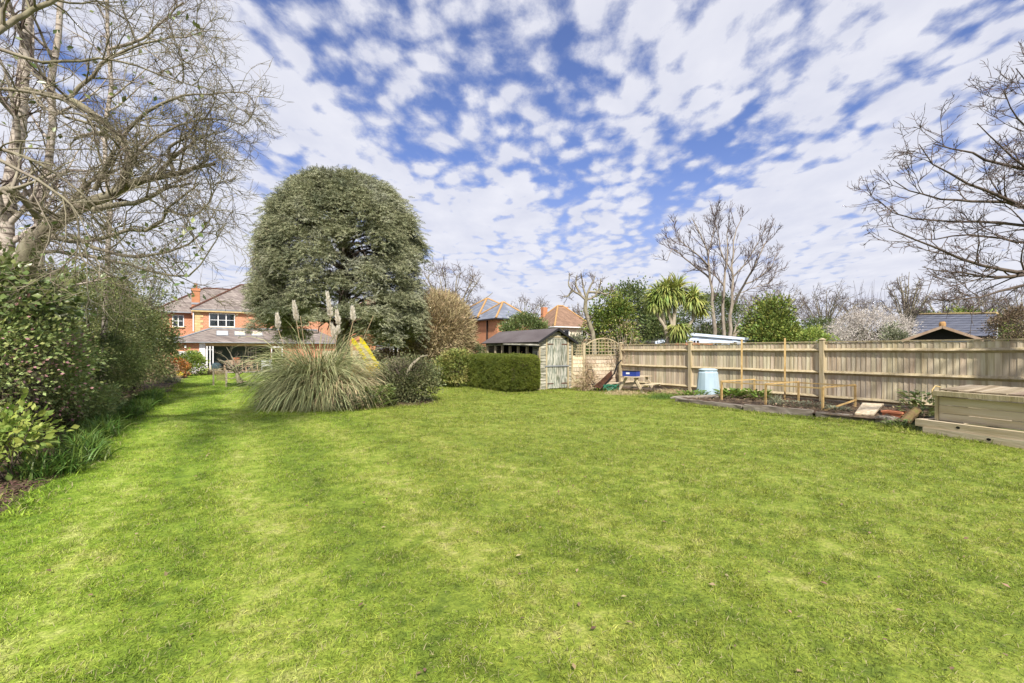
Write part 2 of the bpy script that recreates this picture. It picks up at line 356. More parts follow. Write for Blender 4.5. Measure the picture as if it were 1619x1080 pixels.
MT['crate'] = mat('dark_blue_plastic', [(.02, .04, .20), (.03, .06, .30)], 3, rough=.4)
MT['yellow'] = mat('yellow_plastic', [(.75, .58, .01), (.85, .70, .03)], 3, rough=.4)
MT['terra'] = mat('terracotta', [(.45, .15, .07), (.55, .22, .12)], 8)
MT['hose'] = mat('green_hose_plastic', [(.02, .12, .07), (.04, .2, .12)], 8, rough=.4)
MT['rust'] = mat('rusty_steel', [(.06, .03, .025), (.16, .07, .045)], 10)
MT['cabin'] = mat('pale_blue_boards', [(.55, .63, .76), (.66, .73, .84)], 2, stretch=(1, 1, 4))
MT['grey'] = mat('grey_felt', [(.16, .16, .15), (.25, .24, .22)], 3)
MT['stonepave'] = mat('patio_paving', [(.42, .38, .32), (.55, .50, .43)], 1.5, world=True)
MT['teal'] = mat('dark_teal_wall', [(.10, .16, .155), (.16, .23, .22)], 1)
MT['curtain'] = mat('pale_curtain', [(.45, .45, .48), (.6, .6, .62)], 4, stretch=(8, 8, 1))
MT['teak'] = mat('teak', [(.30, .20, .13), (.42, .32, .24)], 6)
MT['brick'], _ = brick_mat('red_brick', (.40, .125, .055), (.50, .17, .075), (.56, .42, .30), dots=.42)
MT['brick2'], _ = brick_mat('orange_brick', (.44, .165, .075), (.50, .20, .095), (.42, .26, .16))
MT['slate'] = roof_mat('weathered_roof_tiles', (.15, .12, .11), (.27, .23, .205), (.08, .07, .065), .25, .18)
MT['tile'] = roof_mat('brown_roof_tiles', (.19, .115, .075), (.27, .165, .11), (.09, .055, .04), .30, .24)
MT['slate2'] = roof_mat('blue_slate', (.13, .15, .20), (.20, .22, .27), (.10, .11, .13), .5, .25)
MT['slate3'] = roof_mat('dark_slate', (.10, .11, .15), (.14, .15, .19), (.06, .065, .08), .6, .25)
MT['ridge'] = mat('orange_ridge_tile', [(.36, .21, .09), (.48, .29, .12)], 4)
MT['netting'] = mat('garden_netting', [(.20, .16, .09), (.28, .24, .14)], 30)
def glass():
    m = bpy.data.materials.new('window_glass'); m.use_nodes = True; t = m.node_tree; n = t.nodes; l = t.links; n.clear()
    o = n.new('ShaderNodeOutputMaterial'); g = n.new('ShaderNodeBsdfGlossy'); g.inputs['Roughness'].default_value = .03; tr = n.new('ShaderNodeBsdfTransparent'); tr.inputs[0].default_value = (.8, .85, .85, 1)
    fr = n.new('ShaderNodeFresnel'); fr.inputs[0].default_value = 1.7; ms = n.new('ShaderNodeMixShader'); l.new(fr.outputs[0], ms.inputs[0]); l.new(tr.outputs[0], ms.inputs[1]); l.new(g.outputs[0], ms.inputs[2]); l.new(ms.outputs[0], o.inputs[0]); return m
MT['glass'] = glass()
# barks, leaves
MT['birch'] = mat('birch_bark', [(.08, .06, .05), (.28, .235, .195), (.46, .40, .34)], 2.5, det=8, stretch=(1, 1, 7), bump=.3, contrast=(.34, .52))
MT['bark'] = mat('grey_brown_bark', [(.10, .08, .06), (.26, .22, .17), (.36, .33, .24)], 7, stretch=(1, 1, .5), bump=.6, bscale=20, cols2=[(.16, .17, .06), (.26, .22, .18)], s2=3, m2=.4)
MT['darkbark'] = mat('dark_bark', [(.045, .033, .028), (.13, .10, .08)], 6, stretch=(1, 1, .4), bump=.6)
MT['palebark'] = mat('pale_bark', [(.30, .25, .18), (.46, .40, .32)], 6, stretch=(1, 1, .4), bump=.3)
MT['twig'] = mat('twigs', [(.10, .07, .062), (.20, .155, .135)], 2, island=.35)
MT['greybark'] = mat('grey_buff_bark', [(.20, .165, .13), (.36, .31, .25)], 6, stretch=(1, 1, .4), bump=.3)
MT['twig_dark'] = mat('dark_twigs', [(.09, .065, .06), (.17, .13, .12)], 2, island=.3)
MT['lichen_twig'] = mat('lichen_twigs', [(.13, .10, .08), (.29, .25, .18)], 1.5, island=.35, cols2=[(.13, .09, .09), (.30, .29, .16)], s2=5, m2=.5)
MT['far_twig'] = mat('distant_twigs', [(.12, .095, .095), (.19, .155, .15)], .5, island=.2)
MT['hornbeam'] = mat('tan_twigs', [(.34, .26, .13), (.52, .43, .26)], 1, island=.3)
def leaf(name, cols, island=.35, trans=.25, rough=.55, spec=.35, sc=.8): return mat(name, cols, sc, det=3, rough=rough, island=island, trans=trans, spec=spec)
MT['cedar'] = leaf('cedar_needles', [(.18, .20, .13), (.31, .32, .185), (.36, .37, .28)], .5, .1, .7, .2)
MT['currant'] = leaf('currant_leaves', [(.19, .24, .08), (.36, .42, .16)], .4)
MT['pink'] = leaf('pink_blossom', [(.42, .17, .22), (.55, .32, .33)], .3)
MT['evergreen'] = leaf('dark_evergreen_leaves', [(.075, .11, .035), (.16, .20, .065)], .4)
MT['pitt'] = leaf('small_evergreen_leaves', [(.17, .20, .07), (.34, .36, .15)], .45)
MT['laurel'] = leaf('laurel_leaves', [(.11, .15, .05), (.22, .26, .09)], .4, .2, .35, .5)
MT['limeleaf'] = leaf('lime_leaves', [(.20, .28, .05), (.34, .40, .10)], .35, .3)
MT['strap'] = leaf('strap_leaves', [(.075, .135, .025), (.15, .24, .045)], .4, .25, .45)
MT['yew'] = leaf('yew_leaves', [(.09, .12, .016), (.18, .21, .03)], .5, .15)
MT['vari'] = leaf('variegated_leaves', [(.14, .19, .04), (.42, .38, .13)], .5, .2)
MT['ghost'] = leaf('grey_green_leaves', [(.19, .21, .13), (.30, .31, .20)], .4)
MT['pruned'] = leaf('dull_olive_leaves', [(.10, .115, .05), (.21, .22, .10)], .45)
MT['pampas'] = leaf('pampas_leaves', [(.24, .27, .12), (.42, .42, .22)], .4, .2)
MT['straw'] = leaf('straw_leaves', [(.42, .33, .18), (.55, .45, .27)], .35, .2)
MT['plume'] = leaf('pampas_plume', [(.86, .80, .70), (.92, .88, .80)], .1, .55)
MT['dry'] = leaf('dry_stems', [(.34, .24, .14), (.48, .37, .24)], .4, .1)
MT['litter'] = leaf('fallen_leaves', [(.14, .08, .045), (.40, .30, .18)], .5, .1)
MT['orange'] = leaf('orange_leaves', [(.36, .12, .035), (.42, .22, .07)], .4)
MT['yflower'] = leaf('yellow_flowers', [(.80, .62, .01), (.85, .70, .03)], .15)
MT['blossom'] = leaf('white_blossom', [(.52, .47, .42), (.72, .67, .62)], .25, .2)
MT['cord'] = leaf('cordyline_leaves', [(.17, .25, .05), (.42, .42, .13)], .4, .2)
MT['conif'] = leaf('golden_conifer_leaves', [(.10, .15, .03), (.24, .28, .06)], .5, .1)
MT['brownleaf'] = leaf('brown_beech_leaves', [(.14, .10, .06), (.22, .17, .11)], .4, .1)
MT['flatleaf'] = leaf('broad_leaves', [(.10, .18, .03), (.22, .30, .06)], .35, .25)

# ------------------------------------------------------------------ foliage tools
def rng(s): return np.random.default_rng(s)
def unit(v): return v/(np.linalg.norm(v, axis=-1, keepdims=True)+1e-9)
T_LEAF = (np.array([[0, 0, 0], [.5, .28, .06], [1, 0, -.05], [.5, -.28, .06], [.5, 0, -.02]]), np.array([[0, 4, 1], [4, 2, 1], [0, 3, 4], [3, 2, 4]]))
T_SMALL = (np.array([[0, 0, 0], [.5, .3, .08], [1, 0, 0], [.5, -.3, .08]]), np.array([[0, 2, 1], [0, 3, 2]]))
T_THIN = (np.array([[0, 0, 0], [.45, .10, .05], [1, 0, -.06], [.45, -.10, .05]]), np.array([[0, 2, 1], [0, 3, 2]]))
def t_spray(seed, n=8, side=.34):
    r = rng(seed); V = []; F = []
    for i in range(n):
        x = .08+.9*i/n
        for a in (0, 2.1, 4.2):
            a += r.uniform(-.6, .6); l_ = side*(1.1-.6*i/n)*r.uniform(.7, 1.2)
            dy, dz = math.cos(a)*l_, math.sin(a)*l_; k = len(V)
            V += [(x-.045, 0, 0), (x+.055, 0, 0), (x+.18, dy, dz+.04)]; F.append((k, k+1, k+2))
    return np.array(V), np.array(F)
T_SPRAY = t_spray(3)
T_HAIR = (np.array([[0, 0, 0], [.45, .035, .05], [1, 0, -.04], [.45, -.035, .05]]), np.array([[0, 2, 1], [0, 3, 2]]))
T_CEDAR = t_spray(8, 6, .22)
T_FERN = t_spray(5, 5, .5)
def scatter(tpl, P, D, size, r, up=None, flat=.0):
    """copies of a little template, +X along D"""
    tv, tf = tpl; n = len(P); D = unit(D); q = r.normal(size=(n, 3))
    if up is not None: q = q*(1-flat)+np.array(up)*flat*2
    Z = unit(q-D*(q*D).sum(1, keepdims=True)); Y = np.cross(Z, D)
    s = (size*r.uniform(.65, 1.3, n))[:, None, None]
    V = P[:, None, :]+s*(tv[None, :, 0:1]*D[:, None, :]+tv[None, :, 1:2]*Y[:, None, :]+tv[None, :, 2:3]*Z[:, None, :])
    F = tf[None]+(np.arange(n)*len(tv))[:, None, None]
    return V.reshape(-1, 3), F.reshape(-1, tf.shape[1])
def wob3(P, f, ph):
    return (np.sin(P[:, 0]*f+ph)*np.cos(P[:, 1]*f*1.13+ph*2)+np.sin(P[:, 2]*f*1.21+ph*3)*np.cos(P[:, 0]*f*.7+P[:, 1]*f*.6+ph))*.5
def blob_points(r, c, rad, n, nclump, cr, inner=.55, zmin=None, low=-.5, power=1.0):
    """points in clumps near the surface of an ellipsoid, with gaps between the clumps"""
    c = np.array(c); rad = np.array(rad)
    d = unit(r.normal(size=(nclump*3, 3))); d = d[d[:, 2] > low][:nclump]
    k = r.uniform(inner, 1.0, len(d))**.6
    cc = d*k[:, None]
    idx = r.integers(0, len(d), n)
    off = r.normal(size=(n, 3))*cr*.5
    P = c+(cc[idx]*rad)+off*np.array([1, 1, .75])
    Dn = unit(cc[idx]*.8+unit(off)*.9+r.normal(size=(n, 3))*.35)
    if zmin is not None:
        keep = P[:, 2] > zmin; P = P[keep]; Dn = Dn[keep]
    return P, Dn
def shrub(name, label, cat, c, rad, n, size, m, seed, nclump=60, cr=.25, inner=.6, stems=10, stem_r=.02, tpl=T_SMALL, stem_mat='darkbark', flowers=None,
          group=None, low=-.6, droop=.0, fname='foliage', base=None, extra=None):
    r = rng(seed); c = np.array(c, float); g0 = base if base is not None else gz(c[0], c[1])
    t = thing(name, label, cat, (c[0], c[1], g0), group)
    P, D = blob_points(r, c, rad, n, nclump, cr, inner, g0+.03, low)
    D[:, 2] -= droop
    V, F = scatter(tpl, P, D, size, r); put(fname, V, F, MT[m], t)
    if stems:
        pl, rr = [], []
        for i in range(stems):
            a = r.uniform(0, 6.28); e = c+np.array([math.cos(a)*rad[0], math.sin(a)*rad[1], r.uniform(-.1, .85)*rad[2]])*r.uniform(.5, .95)
            b = np.array([c[0]+r.normal()*.12*rad[0], c[1]+r.normal()*.12*rad[1], g0-.05]); k = np.linspace(0, 1, 6)[:, None]
            p = b+(e-b)*k; p[:, 2] += np.sin(k[:, 0]*3.14)*.15*rad[2]; p += r.normal(size=p.shape)*.04*rad[0]*k
            pl.append(p); rr.append(stem_r*(1-.75*k[:, 0]))
        V, F = tubes(pl, rr, 5); put('stems', V, F, MT[stem_mat], t)
    if flowers:
        fm, fn, fs = flowers; P, D = blob_points(r, c, np.array(rad)*1.04, fn, max(20, nclump), cr*.8, .8, g0+.1, low)
        V, F = scatter(T_LEAF, P, D, fs, r); put('flowers', V, F, MT[fm], t)
    return t
def children_of(r, P, Rr, n, length, ang, kpts=5, trop=0.15, wig=.12, tmin=.2, rratio=.55, taper=.8, lvary=(.5, 1.2), gravity=None, minr=.002, sel=None):
    """grow n children from each polyline; returns (B,k,3),(B,k)"""
    P = np.asarray(P); Rr = np.asarray(Rr); B, K, _ = P.shape
    b = np.repeat(np.arange(B), n); t = r.uniform(tmin, .98, len(b)); s = t*(K-1); i = np.minimum(s.astype(int), K-2); f = (s-i)[:, None]
    p0 = P[b, i]*(1-f)+P[b, i+1]*f; r0 = Rr[b, i]*(1-f[:, 0])+Rr[b, i+1]*f[:, 0]
    tan = unit(P[b, i+1]-P[b, i]); q = unit(r.normal(size=tan.shape)); per = unit(q-tan*(q*tan).sum(1, keepdims=True))
    a = r.uniform(ang[0], ang[1], len(b))[:, None]; d = tan*np.cos(a)+per*np.sin(a)
    Ln = length*r.uniform(lvary[0], lvary[1], len(b))*(1.15-.6*t)
    out = [p0]; cur = p0; dd = d
    g_ = np.array(gravity if gravity is not None else (0, 0, 1.0))
    for k in range(kpts-1):
        dd = unit(dd+g_*trop/(kpts-1)*2+r.normal(size=dd.shape)*wig); cur = cur+dd*(Ln/(kpts-1))[:, None]; out.append(cur)
    Q = np.stack(out, 1); rb = np.maximum(r0*rratio, minr); k = np.linspace(0, 1, kpts)[None]
    return Q, np.maximum(rb[:, None]*(1-taper*k), minr*.5)
def bare_tree(name, label, base, limbs, levels, seed, barkm, twigm, group=None, n0=8, cat='tree', tw=3, branchm=None):
    """limbs: list of (points, r0, r1); levels: list of dicts for children_of; level 0 of them is limb wood"""
    t = thing(name, label, cat, base, group); r = rng(seed); K = 12; Ps, Rs = [], []
    for pts, r0, r1 in limbs:
        pts = np.array([tuple(p) for p in pts], float); L_ = np.concatenate([[0], np.cumsum(np.linalg.norm(np.diff(pts, axis=0), axis=1))]); s = np.linspace(0, L_[-1], K)
        p = np.stack([np.interp(s, L_, pts[:, j]) for j in range(3)], 1)
        q = p.copy(); q[1:-1] = (p[:-2]+2*p[1:-1]+p[2:])/4; q[1:-1] += r.normal(size=(K-2, 3))*.012*L_[-1]/3
        Ps.append(q); Rs.append(np.linspace(r0, r1, K))
    Ps, Rs = np.array(Ps), np.array(Rs); V, F = tubes(Ps, Rs, n0); put('trunk', V, F, MT[barkm], t, True)
    cur = (Ps, Rs); parts = []; mids = []
    for li, lv in enumerate(levels):
        lv = dict(lv); cum = lv.pop('cum', None); Q = children_of(r, cur[0], cur[1], **lv)
        V, F = tubes(Q[0], Q[1], 6 if li == 0 and len(levels) > 2 else tw)
        (mids if (li == 0 and len(levels) > 2) else parts).append((V, F)); cur = Q
    if mids: V, F = cat_meshes(mids); put('branches', V, F, MT[branchm or barkm], t, True)
    if parts: V, F = cat_meshes(parts); put('twigs', V, F, MT[twigm], t)
    return t, cur
def ribbons(r, P0, D0, length, width, k=6, gravity=.5, wvary=.3, spread=None):
    """arching strap leaves"""
    n = len(P0); D = unit(D0); cur = P0.copy(); dd = D.copy(); Ln = length*r.uniform(.6, 1.2, n) if np.isscalar(length) else length
    pts = [cur]
    for i in range(k-1):
        dd = unit(dd+np.array([0, 0, -1.0])*gravity*((i+1)/k)+r.normal(size=dd.shape)*.03); cur = cur+dd*(Ln/(k-1))[:, None]; pts.append(cur)
    P = np.stack(pts, 1); side = unit(np.cross(D, np.array([0, 0, 1.0]))+r.normal(size=D.shape)*.25)
    wd = width*r.uniform(1-wvary, 1+wvary, n)[:, None]*np.array([.7]+[1]*(k-3)+[.65, .08])[None]
    A = P-side[:, None]*wd[..., None]/2; Bq = P+side[:, None]*wd[..., None]/2
    V = np.stack([A, Bq], 2).reshape(-1, 3)
    base = (np.arange(n)[:, None]*k+np.arange(k-1)[None])*2
    F = np.stack([base, base+1, base+3, base+2], -1).reshape(-1, 4); return V, F

# ================================================================== THE SETTING
def strip_ground(name, ys, xl, xr, dz, m, kind='structure', nx=2):
    V, F = [], []
    for y in ys:
        for i in range(nx):
            x = xl(y)+(xr(y)-xl(y))*i/(nx-1); V.append((x, y, gz(x, y)+dz(y) if callable(dz) else gz(x, y)+dz))
    for k in range(len(ys)-1):
        for i in range(nx-1): a = k*nx+i; F.append((a, a+1, a+nx+1, a+nx))
    return tag(put(name, V, F, MT[m]), kind=kind)
ys = [-300]+[16+i*2 for i in range(15)]+[700]
strip_ground('ground', ys, lambda y: -500, lambda y: 700, -.03, 'field')
def lawn_l(y): return -1.72+.10*math.sin(y*.9)+.05*math.sin(y*2.3+1)-(.25 if y > 26 else 0)*min(1, (y-26)/4 if y > 26 else 0)
def lawn_r(y):
    if y < 4.2: return 10.83
    if y < 9.5: return 11.45-.35*min(1, max(0, (y-4.2)/2.6))
    if y < 14.6: return 12.9
    return 12.25
lys = [-6+i*.25 for i in range(int(49.2/.25)+1)]
strip_ground('lawn', lys, lawn_l, lawn_r, 0.0, 'lawn')
def bump_strip(name, ys, xl, xr, dz, m, seed, amp, nx):
    r = rng(seed); V, F = [], []
    for y in ys:
        for i in range(nx):
            x = xl(y)+(xr(y)-xl(y))*i/(nx-1); e = 1 if 0 < i < nx-1 else 0
            V.append((x, y, gz(x, y)+dz+e*abs(r.normal())*amp))
    for k in range(len(ys)-1):
        for i in range(nx-1): a = k*nx+i; F.append((a, a+1, a+nx+1, a+nx))
    return tag(put(name, V, F, MT[m], None, True), kind='structure')
bump_strip('border_soil', [3+i*.12 for i in range(330)], lambda y: -5.2, lambda y: lawn_l(y)+.04, .008, 'soil', 5, .03, 30)
bump_strip('vegetable_bed_soil', [4.2+i*.1 for i in range(54)], lambda y: lawn_r(y)+.05, lambda y: 13.98, .10, 'soil', 6, .035, 26)
bump_strip('fence_foot_soil', [9.5+i*.1 for i in range(55)], lambda y: 12.8, lambda y: 14.0, .006, 'soil', 8, .02, 12)
strip_ground('patio', [43.0, 46.6], lambda y: -3.2, lambda y: 9.5, .06, 'stonepave')
# island bed under the pampas grass
def island(name, c, rx, ry, dz, m, seed):
    r = rng(seed); n = 40; V = [(c[0], c[1], gz(*c)+dz+.05)]; F = []
    for ring, k in ((1, .5), (2, 1.0)):
        for i in range(n):
            a = i*2*math.pi/n; q = k*(1+.05*math.sin(3*a+seed)); V.append((c[0]+rx*q*math.cos(a), c[1]+ry*q*math.sin(a), gz(*c)+(dz+.04+abs(r.normal())*.02 if ring == 1 else .004)))
    for i in range(n):
        j = (i+1) % n; F.append((0, 1+i, 1+j)); F.append((1+i, 1+n+i, 1+n+j)); F.append((1+i, 1+n+j, 1+j))
    tag(put(name, V, F, MT[m]), kind='structure')
island('island_bed_soil', (3.6, 13.9), 2.1, 1.45, .02, 'soil', 4)

# ---- grass blades (a turf of real blades, thinning with distance)
def grass():
    protos = bpy.data.collections.new('grass_tufts')
    for s in range(6):
        r = rng(40+s); n = 95; a = r.uniform(0, 6.28, n); q = np.sqrt(r.uniform(0, 1, n))*.11
        P = np.stack([q*np.cos(a), q*np.sin(a), np.full(n, -.004)], 1); D = np.stack([r.normal(size=n)*.75, r.normal(size=n)*.75, np.full(n, .75)], 1)
        V, F = ribbons(r, P, D, r.uniform(.020, .046, n), .0034, k=4, gravity=.55)
        o = bpy.data.objects.new('grass_tuft', mesh_np('grass_tuft', V, F)); o.data.materials.append(MT['blade']); protos.objects.link(o)
    r = rng(99); pts = []; sc = []
    for d0, d1, dens, s in ((1.6, 4.5, 120, 1.0), (4.5, 9, 75, 1.15), (9, 16, 34, 1.5), (16, 28, 15, 2.0), (28, 44, 8, 2.4)):
        n = int((d1**2-d0**2)*1.1*dens); d = np.sqrt(r.uniform(d0**2, d1**2, n)); l = d*r.uniform(-1.12, 1.12, n)
        x = d*SF+l*CF; y = d*CF-l*SF
        k = np.array([lawn_l(b)+.0 < a < lawn_r(b)+.03 and b < 43 and ((a-3.6)/2.0)**2+((b-13.9)/1.35)**2 > 1 and not (8.5 < a < 11.8 and 14.4 < b < 19.3) for a, b in zip(x, y)])
        x, y = x[k], y[k]; pts.append(np.stack([x, y, np.array([gz(a, b) for a, b in zip(x, y)])], 1)); sc.append(s*r.uniform(.75, 1.25, len(x)))
    ex = [(lawn_r(b)-abs(r.normal())*.05, b) for b in r.uniform(1.5, 9.4, 420)]+[(lawn_l(b)+abs(r.normal())*.05, b) for b in r.uniform(6, 30, 300)]
    ex += [(r.uniform(8.4, 10.0), 14.28+r.normal()*.04) for _ in range(60)]+[(r.uniform(10.1, 11.9), 14.9+r.normal()*.04) for _ in range(60)]+[(8.45+r.normal()*.05, r.uniform(14.3, 18)) for _ in range(80)]+[(12.85+r.normal()*.08, r.uniform(9.6, 14.5)) for _ in range(140)]
    ex += [(3.6+2.05*math.cos(a), 13.9+1.4*math.sin(a)) for a in r.uniform(0, 6.28, 200)]
    pts.append(np.array([(a, b, gz(a, b)) for a, b in ex])); sc.append(r.uniform(1.6, 3.0, len(ex)))
    P = np.concatenate(pts); S = np.concatenate(sc)
    me = bpy.data.meshes.new('grass'); me.vertices.add(len(P)); me.vertices.foreach_set('co', P.astype(np.float32).ravel())
    at_ = me.attributes.new('scl', 'FLOAT', 'POINT'); at_.data.foreach_set('value', S.astype(np.float32))
    at2 = me.attributes.new('rz', 'FLOAT', 'POINT'); at2.data.foreach_set('value', r.uniform(0, 6.28, len(P)).astype(np.float32))
    at3 = me.attributes.new('pick', 'INT', 'POINT'); at3.data.foreach_set('value', r.integers(0, 6, len(P)).astype(np.int32))
    me.materials.append(MT['blade']); o = link('grass', me, None); tag(o, 'short mown green grass blades covering the whole lawn', 'grass', kind='stuff')
    ng = bpy.data.node_groups.new('turf', 'GeometryNodeTree'); ng.interface.new_socket('Geometry', in_out='INPUT', socket_type='NodeSocketGeometry'); ng.interface.new_socket('Geometry', in_out='OUTPUT', socket_type='NodeSocketGeometry')
    n = ng.nodes; l = ng.links; gi = n.new('NodeGroupInput'); go = n.new('NodeGroupOutput'); iop = n.new('GeometryNodeInstanceOnPoints')
    ci = n.new('GeometryNodeCollectionInfo'); ci.inputs['Collection'].default_value = protos; ci.inputs['Separate Children'].default_value = True; ci.inputs['Reset Children'].default_value = True
    def na(nm, ty):
        q = n.new('GeometryNodeInputNamedAttribute'); q.data_type = ty; q.inputs['Name'].default_value = nm; return [x for x in q.outputs if x.enabled and x.name == 'Attribute'][0]
    cx = n.new('ShaderNodeCombineXYZ'); l.new(na('rz', 'FLOAT'), cx.inputs[2])
    l.new(gi.outputs[0], iop.inputs['Points']); l.new(ci.outputs[0], iop.inputs['Instance']); iop.inputs['Pick Instance'].default_value = True
    l.new(na('pick', 'INT'), iop.inputs['Instance Index']); l.new(cx.outputs[0], iop.inputs['Rotation']); l.new(na('scl', 'FLOAT'), iop.inputs['Scale']); l.new(iop.outputs[0], go.inputs[0])
    md = o.modifiers.new('turf', 'NODES'); md.node_group = ng
grass()
# fallen leaves and petals on the grass
r = rng(12); n = 700; d = np.sqrt(r.uniform(2.0**2, 12**2, n)); l = d*r.uniform(-1.05, 1.05, n); x = d*SF+l*CF; y = d*CF-l*SF
k = (x > -1.6) & (x < 10.7); P = np.stack([x, y, np.full(n, .026)], 1)[k]
D = r.normal(size=P.shape); D[:, 2] *= .25; V, F = scatter(T_LEAF, P, D, .036, r, (0, 0, 1), .8)
tag(put('leaf_litter', V, F, MT['litter']), 'small brown fallen leaves scattered over the lawn', 'leaf litter', kind='stuff')
r = rng(13); n = 2600; y = r.uniform(6.0, 12, n); x = np.array([lawn_l(b) for b in y])-np.abs(r.normal(size=n))*.28-.02
P = np.stack([x, y, np.full(n, .03)], 1); D = r.normal(size=P.shape); D[:, 2] *= .3; V, F = scatter(T_LEAF, P, D, .05, r, (0, 0, 1), .7)
tag(put('bark_mulch', V, F, mat('bark_mulch', [(.07, .04, .032), (.18, .11, .08)], 2, island=.5)), 'reddish brown bark mulch along the edge of the left border', 'mulch', kind='stuff')

# ================================================================== HOUSE
def wall_holes(g, x0, x1, z0, z1, y0, y1, holes):
    xs = sorted({x0, x1, *[h[0] for h in holes], *[h[1] for h in holes]}); zs = sorted({z0, z1, *[h[2] for h in holes], *[h[3] for h in holes]})
    for a, b in zip(xs, xs[1:]):
        for c, d_ in zip(zs, zs[1:]):
            mx_, mz = (a+b)/2, (c+d_)/2
            if not any(h[0] < mx_ < h[1] and h[2] < mz < h[3] for h in holes): g.box(a, b, y0, y1, c, d_)
def window(root, x0, x1, z0, z1, y, nx, nz, fw=.07, curtains=True, fm='white'):
    f = G(); f.box(x0, x1, y-.03, y+.07, z0, z0+fw); f.box(x0, x1, y-.03, y+.07, z1-fw, z1)
    f.box(x0, x0+fw, y-.03, y+.07, z0+fw, z1-fw); f.box(x1-fw, x1, y-.03, y+.07, z0+fw, z1-fw)
    dx = (x1-x0-2*fw)/nx; dz = (z1-z0-2*fw)/nz
    for i in range(1, nx): f.box(x0+fw+i*dx-.035, x0+fw+i*dx+.035, y-.02, y+.06, z0+fw, z1-fw)
    for j in range(1, nz):
        for i in range(nx): f.box(x0+fw+i*dx+.036, x0+fw+(i+1)*dx-.036, y-.01, y+.05, z0+fw+j*dz-.02, z0+fw+j*dz+.02)
    wn = f.build('window', MT[fm], root)
    for i in range(nx):
        G().box(x0+fw+i*dx+.02, x0+fw+(i+1)*dx-.02, y+.015, y+.025, z0+fw-.01, z1-fw+.01).build('pane', MT['glass'], wn)
    if curtains:
        for (a, b, s) in ((x0+fw, x0+fw+.42, 1), (x1-fw-.42, x1-fw, -1)):
            g = G()
            for q in range(6):
                u = a+(b-a)*q/6; g.box(u, u+(b-a)/6*.8, y+.10+.02*(q % 2), y+.13+.02*(q % 2), z0+fw, z1-fw)
            g.build('curtain', MT['curtain'], wn)
    G().box(x0-.05, x1+.05, y-.10, y+.02, z0-.07, z0-.002).build('sill', MT['buff'] if fm == 'white' else MT[fm], wn)
    return wn
def hip_roof(root, x0, x1, y0, y1, z0, z1, rx0, rx1, m, ridge='lead', ym=None, name='roof', rw=.09):
    ym = ym if ym is not None else (y0+y1)/2; A, B, C_, D_ = (x0, y0, z0), (x1, y0, z0), (x1, y1, z0), (x0, y1, z0); E, F_ = (rx0, ym, z1), (rx1, ym, z1)
    g = G(); g.add([A, B, C_, D_, E, F_], [(0, 1, 5, 4), (1, 2, 5), (2, 3, 4, 5), (3, 0, 4), (3, 2, 1, 0)]); rf = g.build(name, MT[m], root)
    q = G()
    for a, b in ((A, E), (B, F_), (C_, F_), (D_, E), (E, F_)):
        a, b = Vector(a), Vector(b)
        if (b-a).length > .1: q.tube([a+Vector((0, 0, .02)), b+Vector((0, 0, .02))], rw, 6)
    q.build('ridge_tiles', MT[ridge], rf); return rf

HG = -.27
house = thing('house', 'large red brick house with grey tiled hipped roofs at the end of the lawn', 'house', (2.5, 46, HG))
YE = 46.0; ox0, ox1 = onY(325, 0, YE).x, onY(428, 0, YE).x
# --- upper storey of the main wing
X0, X1, YM, ZE = -1.96, 9.2, 49.5, 5.0
wx0, wx1 = onY(330.5, 0, YM).x, onY(371.5, 0, YM).x; wz1, wz0 = onY(350, 495.5, YM).z, onY(350, 517, YM).z
g = G(); wall_holes(g, X0, X1, HG, ZE, YM, YM+.3, [(wx0, wx1, wz0, wz1), (ox0-.2, 5.2, HG, 1.98)]); g.box(X0, X0+.3, YM+.3, 57, HG, ZE); g.box(X1-.3, X1, YM+.3, 57, HG, ZE); g.box(X0+.3, X1-.3, 56.7, 57, HG, ZE)
wall = g.build('wall', MT['brick'], house)
g = G(); g.box(wx0-.3, wx1+.3, YM+1.8, YM+1.85, wz0-.3, wz1+.3); g.box(wx0-.3, wx1+.3, YM+.4, YM+1.8, wz0-.35, wz0-.3); g.box(wx0-.3, wx0-.25, YM+.31, YM+1.8, wz0-.3, wz1+.3); g.box(wx1+.25, wx1+.3, YM+.31, YM+1.8, wz0-.3, wz1+.3); g.box(wx0-.3, wx1+.3, YM+.31, YM+1.8, wz1+.3, wz1+.35)
g.build('room', MT['teal'], house)
window(house, wx0, wx1, wz0, wz1, YM, 3, 2)
for k in range(9):    # stone quoins at the corner
    wq = .42 if k % 2 else .62; G().box(X0-.03, X0+wq, YM-.03, YM+.2, 3.0+k*.225, 3.0+k*.225+.215).build('quoin', MT['buff'], wall)
G().box(X0-.25, X1+.3, YM-.32, YM-.2, ZE-.06, ZE+.06).build('gutter', MT['lead'], house)
G().box(X0-.25, X1+.3, YM-.30, YM+.0, ZE-.18, ZE-.065).build('soffit', MT['buff'], house)
G().bar((X0-.10, YM-.12, 3.15), (X0-.10, YM-.12, ZE-.07), .08).build('drainpipe', MT['white'], house)
rf = hip_roof(house, X0-.3, X1+.4, YM-.34, 56.9, ZE+.02, 7.75, 1.6, 5.9, 'slate', 'rust')
